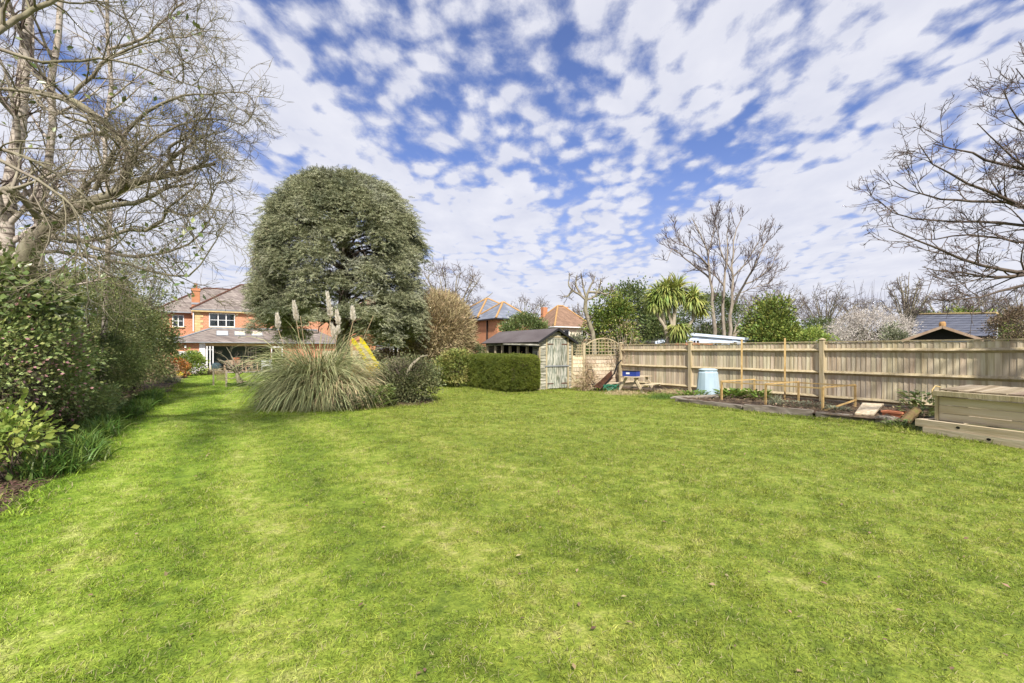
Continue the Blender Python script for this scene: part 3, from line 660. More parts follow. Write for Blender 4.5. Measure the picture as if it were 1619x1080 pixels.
# --- left wing, set back
lw = G(); la, lb = onY(272.5, 0, 52).x, onY(291, 0, 52).x; lz1, lz0 = onY(285, 498, 52).z, onY(285, 517, 52).z
wall_holes(lw, -4.9, X0-.02, HG, 4.85, 52, 52.3, [(la, lb, lz0, lz1)]); lw.box(-4.9, -4.6, 52.3, 59, HG, 4.85); w2 = lw.build('wall', MT['brick'], house)
G().box(la-.2, lb+.2, 53, 53.05, lz0-.3, lz1+.3).build('room', MT['teal'], house); window(house, la, lb, lz0, lz1, 52, 2, 2, curtains=False)
hip_roof(house, -5.2, 4.5, 51.7, 60, 4.87, 7.55, -1.4, 2.0, 'slate', 'rust')
G().box(-5.25, X0-.02, 51.55, 51.68, 4.82, 4.92).build('gutter', MT['lead'], house)
G().box(-5.0, -2.02, 51.0, 51.98, onY(285, 532, 51).z-.25, onY(285, 532, 51).z).build('lean_to_roof', MT['lead'], house)
# --- chimney
cxa, cxb = onY(303, 0, 51).x, onY(316, 0, 51).x; ct = onY(310, 458, 51).z
g = G(); g.box(cxa, cxb, 50.9, 51.6, 4.6, ct-.12); g.box(cxa-.05, cxb+.05, 50.85, 51.65, ct-.12, ct+.02); g.box(cxa-.02, cxb+.02, 50.88, 51.62, ct+.02, ct+.12); ch = g.build('chimney', MT['brick2'], house)
G().lathe(((cxa+cxb)/2, 51.25, ct+.12), [(.13, 0), (.11, .3), (.14, .32), (.12, .45)], 10).build('chimney_pot', MT['terra'], ch)
G().box(cxa-.02, cxb+.02, 50.87, 50.898, 5.55, 5.72).build('flashing', MT['lead'], ch)
# --- ground floor extension with the bifold doors
YE = 46.0; EX0, EX1, EZ = -3.25, 9.4, 2.12
ox0, ox1 = onY(325, 0, YE).x, onY(428, 0, YE).x; oz1 = 1.83; FZ = HG+.08
g = G(); wall_holes(g, EX0, EX1, HG, EZ, YE, YE+.3, [(ox0, ox1, HG, oz1+.02)]); g.box(EX0, EX0+.3, YE+.3, YM, HG, EZ); g.box(EX1-.3, EX1, YE+.3, YM, HG, EZ); w3 = g.build('wall', MT['brick'], house)
G().box(ox0, ox1, YE-.014, YE-.001, oz1+.02, EZ-.035).build('lintel', MT['buff'], house)
G().box(EX0+.35, ox0-.45, YE-.03, YE-.004, HG, 1.42).build('render_band', MT['render'], house)
G().box(ox0-.42, ox0-.02, YE-.04, YE-.004, HG, EZ-.02).build('door_pilaster', MT['white'], house)
for k in range(9):
    wq = .25 if k % 2 else .36; G().box(EX0-.02, EX0+wq, YE-.05, YE+.1, HG+.1+k*.24, HG+.1+k*.24+.23).build('quoin', MT['buff'], w3)
g = G(); g.box(ox0-.2, 5.2, 48.9, 49.0, HG, 1.96); g.box(ox0-.25, ox0-.2, YE+.31, 48.9, HG, 1.96); g.box(5.2, 5.25, YE+.31, 48.9, HG, 1.96); g.box(ox0-.2, 5.2, YE+.31, 48.9, 1.96, 2.0); g.build('kitchen_wall', MT['teal'], house)
G().box(ox0-.2, 5.2, YE, 48.9, HG, FZ).build('kitchen_floor', MT['teak'], house)
ia, ib = onY(393, 0, 48.35).x, onY(404, 0, 48.35).x
f = G(); zt = 1.75; f.box(ia-.06, ia, 48.3, 48.37, FZ, zt); f.box(ib, ib+.06, 48.3, 48.37, FZ, zt); f.box(ia, ib, 48.3, 48.37, zt-.06, zt); f.box(ia, ib, 48.3, 48.37, FZ, FZ+.12)
for k in range(1, 3): f.box(ia+(ib-ia)*k/3-.02, ia+(ib-ia)*k/3+.02, 48.31, 48.36, FZ+.121, zt-.061)
for k in range(1, 5): f.box(ia, ib, 48.315, 48.355, FZ+k*.38-.02, FZ+k*.38+.02)
f.build('inner_door', MT['white'], house)
G().box(ib+.4, 5.1, 48.8, 48.89, FZ, 1.9).build('dark_panel', MT['dark'], house)  # near-black panel over the right part of the kitchen back wall
def leafdoor(a, b, z0=FZ, z1=oz1):
    f = G(); f.bar((*a, (z0+z0)/2+.06), (*b, z0+.06), .05, .12); f.bar((*a, z1-.04), (*b, z1-.04), .05, .08)
    f.bar((*a, z0), (*a, z1), .07); f.bar((*b, z0), (*b, z1), .07); d_ = f.build('door', MT['white'], house)
    G().bar((*a, (z0+z1)/2), (*b, (z0+z1)/2), .012, z1-z0-.2).build('pane', MT['glass'], d_)
    va, vb = Vector(a), Vector(b); h = va+(vb-va)*.9
    G().bar((h.x, h.y-.05, .85), (h.x, h.y-.05, 1.0), .03).build('handle', MT['zinc'], d_)
for k in range(3): leafdoor((ox0+.04+k*.2, YE+.05), (ox0+.12+k*.2, YE-.72))
rd0 = onY(429.5, 0, YE-.1); rd1 = onY(446, 0, YE-.55); leafdoor((rd0.x, YE-.08), (rd1.x, YE-.55))
# lean-to roof with hip, skylights, gutter
ra = onY(335, 521, YM-.02); zt_ = 3.42
A = (EX0-.25, YE-.32, EZ+.02); B = (EX1+.3, YE-.32, EZ+.02); C2 = (EX1-1.5, YM-.01, zt_); D2 = (ra.x, YM-.01, zt_); E2 = (EX0-.25, YM-.01, EZ+.02)
g = G(); g.slab([A, B, C2, D2], .08); g.add([A, D2, E2], [(0, 1, 2)]); er = g.build('roof', MT['slate'], house)
G().tube([Vector(A)+Vector((0, 0, .03)), Vector(D2)+Vector((0, 0, .03))], .07, 6).build('ridge_tiles', MT['lead'], er)
G().box(D2[0], EX1-1.5, YM-.14, YM-.005, zt_-.03, zt_+.09).build('flashing', MT['lead'], er)
G().box(EX0-.3, EX1+.3, YE-.44, YE-.32, EZ-.01, EZ+.05).build('gutter', MT['lead'], house)
G().box(EX0-.25, EX1+.28, YE-.30, YE-.012, EZ-.03, EZ-.012).build('soffit', MT['buff'], house)
sl = (zt_-EZ-.02)/(YM-YE+.31)
def skylight(px0, px1, m):
    yb, yt = 47.4, 48.6; a, b = onY(px0, 0, 48).x, onY(px1, 0, 48).x; zf = lambda y: EZ+.02+(y-YE+.32)*sl
    f = G(); f.slab([(a, yb, zf(yb)+.07), (b, yb, zf(yb)+.07), (b, yt, zf(yt)+.07), (a, yt, zf(yt)+.07)], .07); s_ = f.build('skylight', MT['lead'], er)
    f = G(); f.slab([(a+.07, yb+.1, zf(yb+.1)+.085), (b-.07, yb+.1, zf(yb+.1)+.085), (b-.07, yt-.1, zf(yt-.1)+.085), (a+.07, yt-.1, zf(yt-.1)+.085)], .01); f.build('pane', MT[m], s_)
skylight(342, 361, 'render'); skylight(370.5, 388, 'cream'); skylight(397, 415, 'cream')
g = G(); wl = onY(293, 548, YE-.1); g.box(wl.x-.06, wl.x+.06, YE-.16, YE-.03, wl.z-.1, wl.z+.12); g.build('wall_lamp', MT['white'], house)
# grey handrail in front of the render band
hr = thing('handrail', 'thin grey metal handrail in front of the white wall left of the folding doors', 'handrail', (-1.9, 45.3, HG))
g = G(); g.bar((-2.7, 45.3, .95), (-1.3, 45.3, .95), .06); g.build('rail', MT['lead'], hr)
for xx in (-2.67, -1.33): G().bar((xx, 45.3, HG), (xx, 45.3, .92), .05).build('post', MT['lead'], hr)

# patio furniture
def patio_chair(p, rz, label, m='teak'):
    t = thing('patio_chair', label, 'chair', (0, 0, 0), 'chairs round the patio table')
    G().box(-.24, .24, -.24, .24, .42, .46).build('seat', MT[m], t); f = G(); f.box(-.24, .24, .2, .24, .84, .92); f.box(-.24, .24, .2, .24, .55, .60)
    for k in range(5): f.box(-.20+k*.09, -.16+k*.09, .21, .23, .60, .84)
    f.build('backrest', MT[m], t)
    for sx in (-1, 1):
        for sy in (-1, 1): G().box(sx*.22-.02, sx*.22+.02, sy*.22-.02, sy*.22+.02, 0, .42 if sy < 0 else .92).build('leg', MT[m], t)
    t.location = p; t.rotation_euler = (0, 0, rz); return t
PZ = HG+.06
pt = thing('patio_table', 'long pale wooden dining table on the patio with cushions and boxes on it', 'table', (1.35, 44.6, PZ))
G().box(.1, 2.6, 44.1, 45.1, PZ+.7, PZ+.74).build('table_top', MT['teak'], pt)
for xx in (.2, 2.5):
    for yy in (44.2, 45.0): G().box(xx-.04, xx+.04, yy-.04, yy+.04, PZ, PZ+.7).build('leg', MT['teak'], pt)
for k, (xx, yy, rz, lb_) in enumerate([(.5, 43.8, 3.1, 'leftmost wooden chair in front of the patio table'), (1.2, 43.75, 3.2, 'second wooden chair from the left in front of the patio table'), (1.9, 43.8, 3.0, 'third wooden chair from the left in front of the patio table'), (.7, 45.4, 0, 'wooden chair behind the left part of the patio table'), (1.9, 45.4, .1, 'wooden chair behind the right part of the patio table')]):
    patio_chair((xx, yy, PZ), rz, lb_)
def bench(name, label, x0, x1, y, m):
    t = thing(name, label, 'bench', ((x0+x1)/2, y, PZ)); G().box(x0, x1, y-.25, y+.25, PZ+.40, PZ+.45).build('seat', MT[m], t)
    G().box(x0, x1, y-.28, y-.24, PZ+.47, PZ+.95).build('backrest', MT[m], t)
    for xx in (x0+.05, x1-.05): G().box(xx-.03, xx+.03, y-.24, y+.24, PZ, PZ+.38).build('leg', MT[m], t)
bench('garden_bench', 'pale high backed bench at the right end of the patio table', 2.72, 3.45, 43.5, 'curtain')
for (xx, yy, s, m, nm, lb_, cat) in ((1.0, 44.5, .28, 'terra', 'flower_pot', 'terracotta pot standing on the patio table', 'pot'), (2.15, 44.55, .2, 'rust', 'flower_pot', 'dark brown pot standing on the right of the patio table', 'pot')):
    t = thing(nm, lb_, cat, (xx, yy, PZ+.74)); G().lathe((xx, yy, PZ+.74), [(.6*s, 0), (s, 1.1*s), (s*1.08, 1.1*s), (s*1.08, 1.35*s), (s*.9, 1.35*s)], 12).build('pot', MT[m], t)
bb = thing('covered_barbecue', 'barbecue under a dark rounded cover beside the folded doors', 'barbecue', (-.35, 43.9, PZ))
G().lathe((-.35, 43.9, PZ), [(.34, 0), (.38, .4), (.34, .6), (.2, .72), (.05, .76)], 14).build('cover', mat('dark_green_cover', [(.03, .05, .06), (.05, .08, .09)], 3), bb, True)
shrub('potted_shrub', 'small yellow green potted plant by the open white door', 'plant', (3.95, 44.2, .55), (.35, .35, .5), 1200, .10, 'limeleaf', 301, 20, .2, base=PZ)

# ================================================================== NEIGHBOURING BUILDINGS
nb = thing('brick_house', 'orange brick house with a blue grey slate hipped roof beyond the round tan tree', 'house', (0, 0, 0))
def pd(px, py, d): return at(px, py, d)
e0 = pd(757, 503, 47); e1 = pd(833, 503, 52); zE = 4.7
cA = pd(790+7, 503, 44)   # near corner
g = G(); 
def px_of(x, y): d_ = x*SF+y*CF; return CXP+FPX*(x*CF-y*SF)/d_, d_
G().box(21.5, 24.9, 38.4, 42.0, -.5, 4.4).build('wall', MT['brick2'], nb); G().box(21.55, 27.4, 42.02, 50, -.5, 4.7).build('wall', MT['brick2'], nb)
hip_roof(nb, 21.2, 25.2, 38.1, 43.6, 4.42, 6.1, 23.12, 23.28, 'slate2', 'ridge', ym=40.2, rw=.10)
hip_roof(nb, 21.2, 27.8, 41.7, 50.4, 4.72, 7.05, 24.5, 24.7, 'slate2', 'ridge', rw=.11)
G().box(21.06, 21.19, 38.0, 50.4, 4.30, 4.42).build('gutter', MT['black'], nb); G().box(21.2, 25.2, 37.97, 38.09, 4.30, 4.42).build('gutter', MT['black'], nb)
G().bar((21.42, 40.2, -.3), (21.42, 40.2, 4.3), .1).build('drainpipe', MT['black'], nb)
b2 = thing('rendered_house', 'cream house with a brown tiled hipped roof seen above the shed', 'house', (0, 0, 0))
kx0, kx1, ky0, ky1 = 36.7, 42.6, 50.3, 56.0
G().box(kx0, kx1, ky0, ky1, -.5, 4.55).build('wall', MT['cream'], b2)
hip_roof(b2, kx0-.4, kx1+.4, ky0-.4, ky1+.4, 4.57, 7.55, kx0+2.5, kx0+3.4, 'tile', 'ridge', rw=.12)
G().box(kx0+.9, kx0+1.6, ky0+4.0, ky0+4.6, 5.6, 7.4).build('chimney', MT['brick2'], b2); G().box(kx0+3.3, kx0+4.4, ky0+3.0, ky0+3.6, 6.3, 7.5).build('chimney', MT['brick2'], b2)
G().box(kx0-.5, kx0-.41, ky0-.4, ky1+.4, 4.45, 4.58).build('gutter', MT['white'], b2); G().box(kx0-.41, kx1+.4, ky0-.5, ky0-.41, 4.45, 4.58).build('gutter', MT['white'], b2)
for xa in (38.0, 41.0):
    window(b2, xa, xa+.9, 3.0, 4.2, ky0-.05, 1, 1, curtains=False); G().box(xa-.05, xa+.95, ky0-.008, ky0-.004, 2.95, 4.25).build('room_shade', MT['dark'], b2)  # dark sheet on the wall stands in for the unlit room behind each pane
G().box(37.0, 42.4, ky0-2.2, ky0-.01, 2.3, 2.9).build('lower_roof', MT['tile'], b2)
b3 = thing('distant_house', 'red roofed house half hidden behind the cedar and the round tan tree', 'house', (16, 60, -.3))
G().box(11.5, 24, 56, 66, -.5, 4.8).build('wall', MT['brick2'], b3); hip_roof(b3, 11.1, 24.4, 55.6, 66.4, 4.82, 8.0, 16.0, 19.0, mat('red_roof_tiles', [(.25, .10, .07), (.36, .17, .12)], 2).name and 'tile', 'ridge')
gr = thing('garage', 'low garage with a slate hipped roof beyond the yellow slide', 'garage', (13.6, 44, -.3))
G().box(12.8, 19, 41.5, 47, -.3, 1.9).build('wall', MT['render'], gr); hip_roof(gr, 12.5, 19.3, 41.2, 47.3, 1.92, 3.1, 15.3, 16.5, 'slate2', 'ridge')
# blue cabin beyond the fence
cb = thing('garden_cabin', 'pale blue wooden cabin with a low pitched roof behind the right fence', 'cabin', (24.4, 17.5, 0))
cpx = lambda px, py, Y: onY(px, py, Y)
CY = 17.0; c0 = onY(1041, 545, CY); c1 = onY(1195, 545, CY); cap_ = onY(1090, 527, CY); cl = onY(1038, 540, CY); cr_ = onY(1197, 536, CY)
g = G(); g.add([(c0.x, CY, 0), (c1.x, CY, 0), (c1.x, CY, cr_.z-.12), (cap_.x, CY, cap_.z-.12), (c0.x, CY, cl.z-.12), (c0.x, CY+5, 0), (c1.x, CY+5, 0), (c1.x, CY+5, cr_.z-.12), (cap_.x, CY+5, cap_.z-.12), (c0.x, CY+5, cl.z-.12)],
      [(0, 1, 2, 3, 4), (9, 8, 7, 6, 5), (1, 6, 7, 2), (5, 0, 4, 9)]); cw = g.build('wall', MT['cabin'], cb)
g = G(); g.slab([(cap_.x, CY-.07, cap_.z), (cap_.x, CY+5.3, cap_.z), (cl.x-.2, CY+5.3, cl.z-.02), (cl.x-.2, CY-.07, cl.z-.02)], .08); g.slab([(cr_.x+.2, CY-.07, cr_.z-.02), (cr_.x+.2, CY+5.3, cr_.z-.02), (cap_.x, CY+5.3, cap_.z), (cap_.x, CY-.07, cap_.z)], .08); g.build('roof', MT['grey'], cb)
g = G(); g.bar((cl.x-.2, CY-.09, cl.z-.07), (cap_.x, CY-.09, cap_.z-.05), .05, .14); g.bar((cap_.x, CY-.09, cap_.z-.05), (cr_.x+.2, CY-.09, cr_.z-.07), .05, .14); g.build('bargeboard', MT['cabin'], cb)
for k in range(4): G().box(c0.x+.01, c1.x-.01, CY-.02, CY-.003, 1.2+k*.22, 1.2+k*.22+.2).build('board', MT['cabin'], cw)
for (a, b, t_, bo) in ((1089, 1106, 536.5, 550), (1121, 1141, 540, 550), (1158, 1165, 539, 550)):
    q0, q1 = onY(a, t_, CY-.04), onY(b, t_, CY-.04); window(cb, q0.x, q1.x, 1.15, q0.z, CY-.05, 3 if b-a > 10 else 1, 2, .06, False, 'cabin'); G().box(q0.x+.02, q1.x-.02, CY-.024, CY-.021, 1.17, q0.z-.02).build('room_shade', MT['dark'], cb)  # cabin panes are backed by dark sheets in place of interior shade
tag(put('red_cover', *(lambda q: (q.V, q.F))(G().box(18.6, 20.6, 15.2, 16.4, 0, 1.86)), MT['terra']), 'flat red cover just showing over the fence beside the trellis panel', 'cover')
# slate roofed bungalow, right
bg_ = thing('bungalow', 'low building with a long dark slate roof beyond the right end of the fence', 'bungalow', (37, 14, 0))
qa, qb = pd(1452, 505, 36), pd(1576, 505, 33)
YB = None
a_ = pd(1440, 531, 38); b_ = pd(1574, 531, 31.0); ra_ = pd(1449, 497.5, 43); rb_ = pd(1577, 496, 35.5)
g = G(); g.slab([a_, b_, rb_, ra_], .12); br_ = g.build('roof', MT['slate3'], bg_)
nrm = Vector((rb_.x-b_.x, rb_.y-b_.y, 0)).normalized()
back_a, back_b = Vector((a_.x, a_.y, 0))+nrm*9, Vector((b_.x, b_.y, 0))+nrm*9
g = G(); g.add([ra_, rb_, (back_b.x, back_b.y, a_.z), (back_a.x, back_a.y, a_.z)], [(0, 1, 2, 3)]); g.build('roof_back', MT['slate3'], bg_)
G().tube([ra_+Vector((0, 0, .05)), rb_+Vector((0, 0, .05))], .10, 6).build('ridge_tiles', MT['buff'], br_)
i_ = nrm*.4
g = G(); g.add([(a_.x+i_.x, a_.y+i_.y, -.1), (b_.x+i_.x, b_.y+i_.y, -.1), (b_.x+i_.x, b_.y+i_.y, a_.z-.1), (a_.x+i_.x, a_.y+i_.y, a_.z-.1), (back_b.x, back_b.y, -.1), (back_b.x, back_b.y, a_.z-.1)], [(0, 1, 2, 3), (1, 4, 5, 2)]); g.add([b_+nrm*.4, (back_b.x, back_b.y, a_.z), rb_], [(0, 1, 2)]); g.build('wall', MT['render'], bg_)
G().bar(a_-Vector((0, 0, .1)), b_-Vector((0, 0, .1)), .12, .14).build('gutter', MT['black'], bg_)
for k in range(1, 9):    # slate courses
    t_ = k/9; G().bar(a_.lerp(ra_, t_)+Vector((0, 0, .004)), b_.lerp(rb_, t_)+Vector((0, 0, .004)), .03, .018).build('slate_course', MT['slate3'], br_)
# little tiled roof (well-head / gazebo)
gz_ = thing('gazebo', 'small open gable roof with mossy tiles and an orange finial behind the fence', 'gazebo', (0, 0, 0))
ap = at(1490, 516, 17.5); rv_ = ray(1490); uF0 = Vector((rv_[0], rv_[1], 0)).normalized(); uR0 = Vector((uF0.y, -uF0.x, 0))
uR = Vector((CF, -SF, 0)); uF = uF0
L0 = ap-uR0*1.12-Vector((0, 0, .48)); R0 = ap+uR0*1.05-Vector((0, 0, .48))
g = G(); g.slab([ap-uF*.5, ap+uF*2.2, L0+uF*2.2, L0-uF*.5], .07); g.slab([R0-uF*.5, R0+uF*2.2, ap+uF*2.2, ap-uF*.5], .07); g.build('roof', mat('mossy_tiles', [(.16, .12, .08), (.28, .22, .14), (.20, .22, .08)], 6), gz_)
g = G(); g.bar(L0-uF*.55-Vector((0, 0, .05)), ap-uF*.55-Vector((0, 0, .04)), .06, .09); g.bar(ap-uF*.55-Vector((0, 0, .04)), R0-uF*.55-Vector((0, 0, .05)), .06, .09); g.build('bargeboard', MT['teak'], gz_)
g = G(); g.add([L0+uF*.2, R0+uF*.2, ap+uF*.2], [(0, 1, 2)]); g.build('gable', MT['black'], gz_)  # black sheet stands in for the shade under the open roof
G().lathe(ap-Vector((0, 0, .05)), [(.08, 0), (.10, .08), (.10, .16), (.07, .22)], 10).build('finial', MT['ridge'], gz_)
for q in (L0, R0):
    qq = q.lerp(ap, .12)
    for s_ in (0, 2.0): G().bar((qq.x+uF.x*s_, qq.y+uF.y*s_, 0), (qq.x+uF.x*s_, qq.y+uF.y*s_, qq.z-.12), .1).build('post', MT['teak'], gz_)

uF = Vector((SF, CF, 0))
# ================================================================== SHED
SX0, SX1, SY0, SY1, SEZ, SAZ = 10.2, 11.75, 15.0, 19.2, 1.84, 2.30; SXM = (SX0+SX1)/2
sh = thing('garden_shed', 'weathered wooden garden shed with flaking green paint and a black felt roof', 'shed', (SXM, 17, 0))
fr = G()   # solid framing
DX0, DX1, DZ = 10.56, 11.50, 1.93
fr.box(SX0, SX0+.06, SY0, SY0+.06, 0, SEZ); fr.box(SX1-.06, SX1, SY0, SY0+.06, 0, SEZ); fr.box(SX0, SX0+.06, SY1-.06, SY1, 0, SEZ); fr.box(SX1-.06, SX1, SY1-.06, SY1, 0, SEZ)
fr.box(DX0-.07, DX0-.01, SY0-.035, SY0+.05, 0.02, DZ+.06); fr.box(DX1+.01, DX1+.07, SY0-.035, SY0+.05, .02, DZ+.06); fr.box(DX0-.07, DX1+.07, SY0-.036, SY0+.05, DZ+.065, DZ+.12)
fr.box(SX1-.05, SX1+.02, SY0-.04, SY0+.0, 0, SEZ-.02); fr.box(SX0-.02, SX0+.03, SY0-.04, SY0-.001, 0, SEZ-.02)
fr.build('frame', MT['post'], sh)
def gable_x(z):   # half-width of the gable at z
    return (SX1-SX0)/2 if z <= SEZ else (SX1-SX0)/2*(1-(z-SEZ)/(SAZ-SEZ))
nb_ = 19; bh = SAZ/nb_
for k in range(nb_):
    z0, z1 = k*bh, (k+1)*bh; hw = gable_x(z1-.01)
    if hw < .06: continue
    for (a, b) in (((SXM-hw, min(DX0-.075, SXM+hw)), (max(DX1+.075, SXM-hw), SXM+hw)) if z1 < DZ+.12 else ((SXM-hw, SXM+hw),)):
        if b-a < .03: continue
        G().add([(a, SY0-.032, z0), (b, SY0-.032, z0), (b, SY0-.010, z1+.01), (a, SY0-.010, z1+.01), (a, SY0, z0), (b, SY0, z0), (b, SY0, z1+.01), (a, SY0, z1+.01)], [(0, 1, 2, 3), (7, 6, 5, 4), (0, 4, 5, 1), (3, 2, 6, 7), (0, 3, 7, 4), (1, 5, 6, 2)]).build('board', MT['shedwood'], sh)
door = thing('door', None, None, (0, 0, 0)); door.parent = sh; door.location = -Vector(sh.location); ORG[door.name] = Vector((0, 0, 0))
bpy.data.objects.remove(door)
np_ = 7; pw = (DX1-DX0)/np_
dr = G().box(DX0, DX1, SY0+.0, SY0+.012, .05, DZ).build('door', MT['dark'], sh)
for k in range(np_): 
    o = G().box(DX0+k*pw+.004, DX0+(k+1)*pw-.004, SY0-.022+rnd.uniform(0, .005), SY0-.001, .05+rnd.uniform(0, .02), DZ-rnd.uniform(0, .01)).build('plank', MT['doorwood'], dr)
G().box(DX0-.12, DX1+.06, SY0-.06, SY0-.042, .885, .925).build('bar', MT['zinc'], dr)
for zz in (.22, 1.72):
    G().box(DX0+.0, DX0+.28, SY0-.034, SY0-.024, zz, zz+.035).build('hinge', MT['rust'], dr); G().box(DX1-.28, DX1, SY0-.034, SY0-.024, zz, zz+.035).build('hinge', MT['rust'], dr)
# side walls
g = G(); g.box(SX1-.03, SX1, SY0+.06, SY1-.06, 0, SEZ); g.box(SX0, SX1, SY1-.03, SY1-.001, 0, SEZ); g.add([(SX0, SY1-.015, SEZ), (SX1, SY1-.015, SEZ), (SXM, SY1-.015, SAZ-.02)], [(2, 1, 0)]); g.build('wall', MT['shedwood'], sh)
for k in range(8): G().box(SX0-.02+.0, SX0+.01, SY0+.06, SY1, k*.125, k*.125+.12).build('board', MT['shedwood'], sh)
G().box(SX0-.03, SX0+.05, SY0+.05, SY1+.0, 1.0, 1.04).build('sill', MT['post'], sh)
G().box(SX0-.025, SX0+.03, SY0+.05, SY1, 1.70, SEZ).build('fascia', MT['shedwood'], sh)
for k in range(8): G().box(SX0-.02, SX0+.01, SY0+.06, SY0+.42, 1.04+k*.09, 1.04+k*.09+.085).build('board', MT['shedwood'], sh)
for px in (771, 783, 794, 806, 819, 833): 
    q = onX(px, 550, SX0-.01); G().box(SX0-.03, SX0+.04, q.y-.06, q.y+.06, 1.04, 1.70).build('window_post', MT['post'], sh)
G().box(SX0+.7, SX0+.72, SY0+.1, SY1-.1, 0, 1.8).build('inner_shade_panel', MT['dark'], sh)  # added near-black panel gives the shade inside the shed
G().box(SX0+.05, SX0+.7, SY0+.1, SY1-.1, .85, .9).build('workbench', MT['teak'], sh)
# roof with felt
for sgn in (-1, 1):
    xe = SXM+sgn*((SX1-SX0)/2+.16); ze = SEZ-.02
    a, b, c, d_ = (xe, SY0-.16, ze), (xe, SY1+.2, ze), (SXM, SY1+.2, SAZ+.05), (SXM, SY0-.16, SAZ+.05)
    g = G(); g.slab([a, b, c, d_] if sgn > 0 else [d_, c, b, a], .035); g.build('roof', MT['felt'], sh)
    G().bar((xe, SY0-.175, ze-.05), (SXM, SY0-.175, SAZ+.01), .02, .08).build('bargeboard', MT['black'], sh)
fl = G().slab([(10.17, 17.6, 1.80), (10.17, 15.0, 1.80), (10.03, 14.72, 1.66), (10.02, 17.4, 1.74)], .02).build('shutter_flap', MT['shedwood'], sh)
g = G(); g.bar((10.02, 14.72, 1.645), (10.01, 17.4, 1.725), .03); g.build('flap_edge', MT['black'], sh)
G().bar((10.03, 14.76, 1.64), (9.98, 15.02, 1.12), .025).build('prop', MT['black'], sh)
for k in range(7):
    yy = 15.8+k*.5; t = G().bar((SX0+.25, yy, .9), (SX0+.15+rnd.uniform(0, .2), yy+rnd.uniform(-.15, .15), 1.35+rnd.uniform(0, .2)), .03).build('garden_cane', MT['newwood'])
    tag(t, ('nearest', 'second nearest', 'third nearest', 'middle', 'third farthest', 'second farthest', 'farthest')[k]+' to the shed door of the thin pale canes leaning in the shed window', 'cane', 'canes leaning in the shed')

# ================================================================== FENCES
FX = 14.0
fe = thing('board_fence', 'long weathered close board fence with grey brown vertical boards on the right', 'fence', (FX, 7, 0))
bm = G().add([(-.004, -.062, 0), (-.018, .062, 0), (.012, .062, 0), (.012, -.062, 0), (-.004, -.062, 1), (-.018, .062, 1), (.012, .062, 1), (.012, -.062, 1)], [(0, 3, 2, 1), (4, 5, 6, 7), (0, 1, 5, 4), (1, 2, 6, 5), (2, 3, 7, 6), (3, 0, 4, 7)]).mesh('board'); bm.materials.append(MT['fence'])
y = 14.5; k = 0
while y > -1.2:
    o = link('board', bm, None, fe, (0, y-7, .16), (rnd.uniform(-.004, .004), 0, 0), (1, 1, 1.545+rnd.uniform(-.02, .012))); y -= .113+rnd.uniform(-.004, .004)
posts = [14.62, 11.2, 6.9, 3.05, -.8]
for i, yy in enumerate(posts):
    pm = G().box(FX-.10, FX+.02, yy-.055, yy+.055, 0, 1.79); pm.add([(FX-.115, yy-.08, 1.79), (FX+.035, yy-.08, 1.79), (FX+.035, yy+.08, 1.79), (FX-.115, yy+.08, 1.79), (FX-.04, yy, 1.84)], [(0, 1, 4), (1, 2, 4), (2, 3, 4), (3, 0, 4), (3, 2, 1, 0)]) if i != 3 else None
    if i != 3: pm.build('post', MT['post'], fe)
for i in range(4):
    y1, y0 = posts[i]-.066, posts[i+1]+.066
    if i == 2: y0 = posts[4]+.066
    if i == 3: continue
    for z in (.24, .90, 1.50):
        # arris rails: triangular section, a little bowed
        prof = [(-.015, -.055), (-.015, .055), (-.085, 0.0)]
        V = []; K = 7
        for j in range(K):
            t_ = j/(K-1); yy = y1+(y0-y1)*t_; dz = z+math.sin(t_*3.14)*rnd.choice((-1, 1))*.006
            V += [(FX+a, yy, dz+b) for a, b in prof]
        F = []
        for j in range(K-1):
            for q in range(3): F.append((j*3+q, j*3+(q+1) % 3, (j+1)*3+(q+1) % 3, (j+1)*3+q))
        F += [(0, 1, 2), ((K-1)*3+2, (K-1)*3+1, (K-1)*3)]; put('rail', V, F, MT['post'], fe)
    G().box(FX-.02, FX+.018, y0, y1, .0, .155).build('gravel_board', MT['oldwood'], fe)
    G().box(FX-.035, FX+.04, y0, y1, 1.715, 1.745).build('capping', MT['post'], fe)
# trellis topped panel fence between the shed and the board fence
tf = thing('trellis_fence', 'lapped fence panel with an arched lattice trellis top beside the shed', 'fence', (12.9, 15, 0))
TY = 15.0; ta, tb = onY(926, 0, TY).x, onY(980, 0, TY).x; t0 = onY(908, 0, TY).x
for px, h in ((922.5, 1.80), (982, 1.84)): q = onY(px, 0, TY).x; G().box(q-.055, q+.055, TY-.06, TY+.05, 0, h).build('post', MT['post'], tf)
for k in range(8): 
    z0 = .08+k*.15
    for (a, b) in ((ta, tb), (t0-.2, ta-.16)):
        G().add([(a, TY-.02, z0), (b, TY-.02, z0), (b, TY, z0+.165), (a, TY, z0+.165), (a, TY+.012, z0), (b, TY+.012, z0), (b, TY+.012, z0+.165), (a, TY+.012, z0+.165)], [(0, 1, 2, 3), (7, 6, 5, 4), (0, 4, 5, 1), (3, 2, 6, 7), (0, 3, 7, 4), (1, 5, 6, 2)]).build('lap_board', MT['fence'], tf)
G().box(ta, tb, TY-.03, TY+.02, 1.29, 1.33).build('rail', MT['post'], tf)
def arch(x): u = (x-ta)/(tb-ta)*2-1; return 1.72+.27*(1-u*u)
arc = [(ta+(tb-ta)*i/14, TY-.01, arch(ta+(tb-ta)*i/14)) for i in range(15)]
g = G()
for a, b in zip(arc, arc[1:]): g.bar(a, b, .045, .035, up=(0, 1, 0))
g.build('arch_rail', MT['post'], tf)
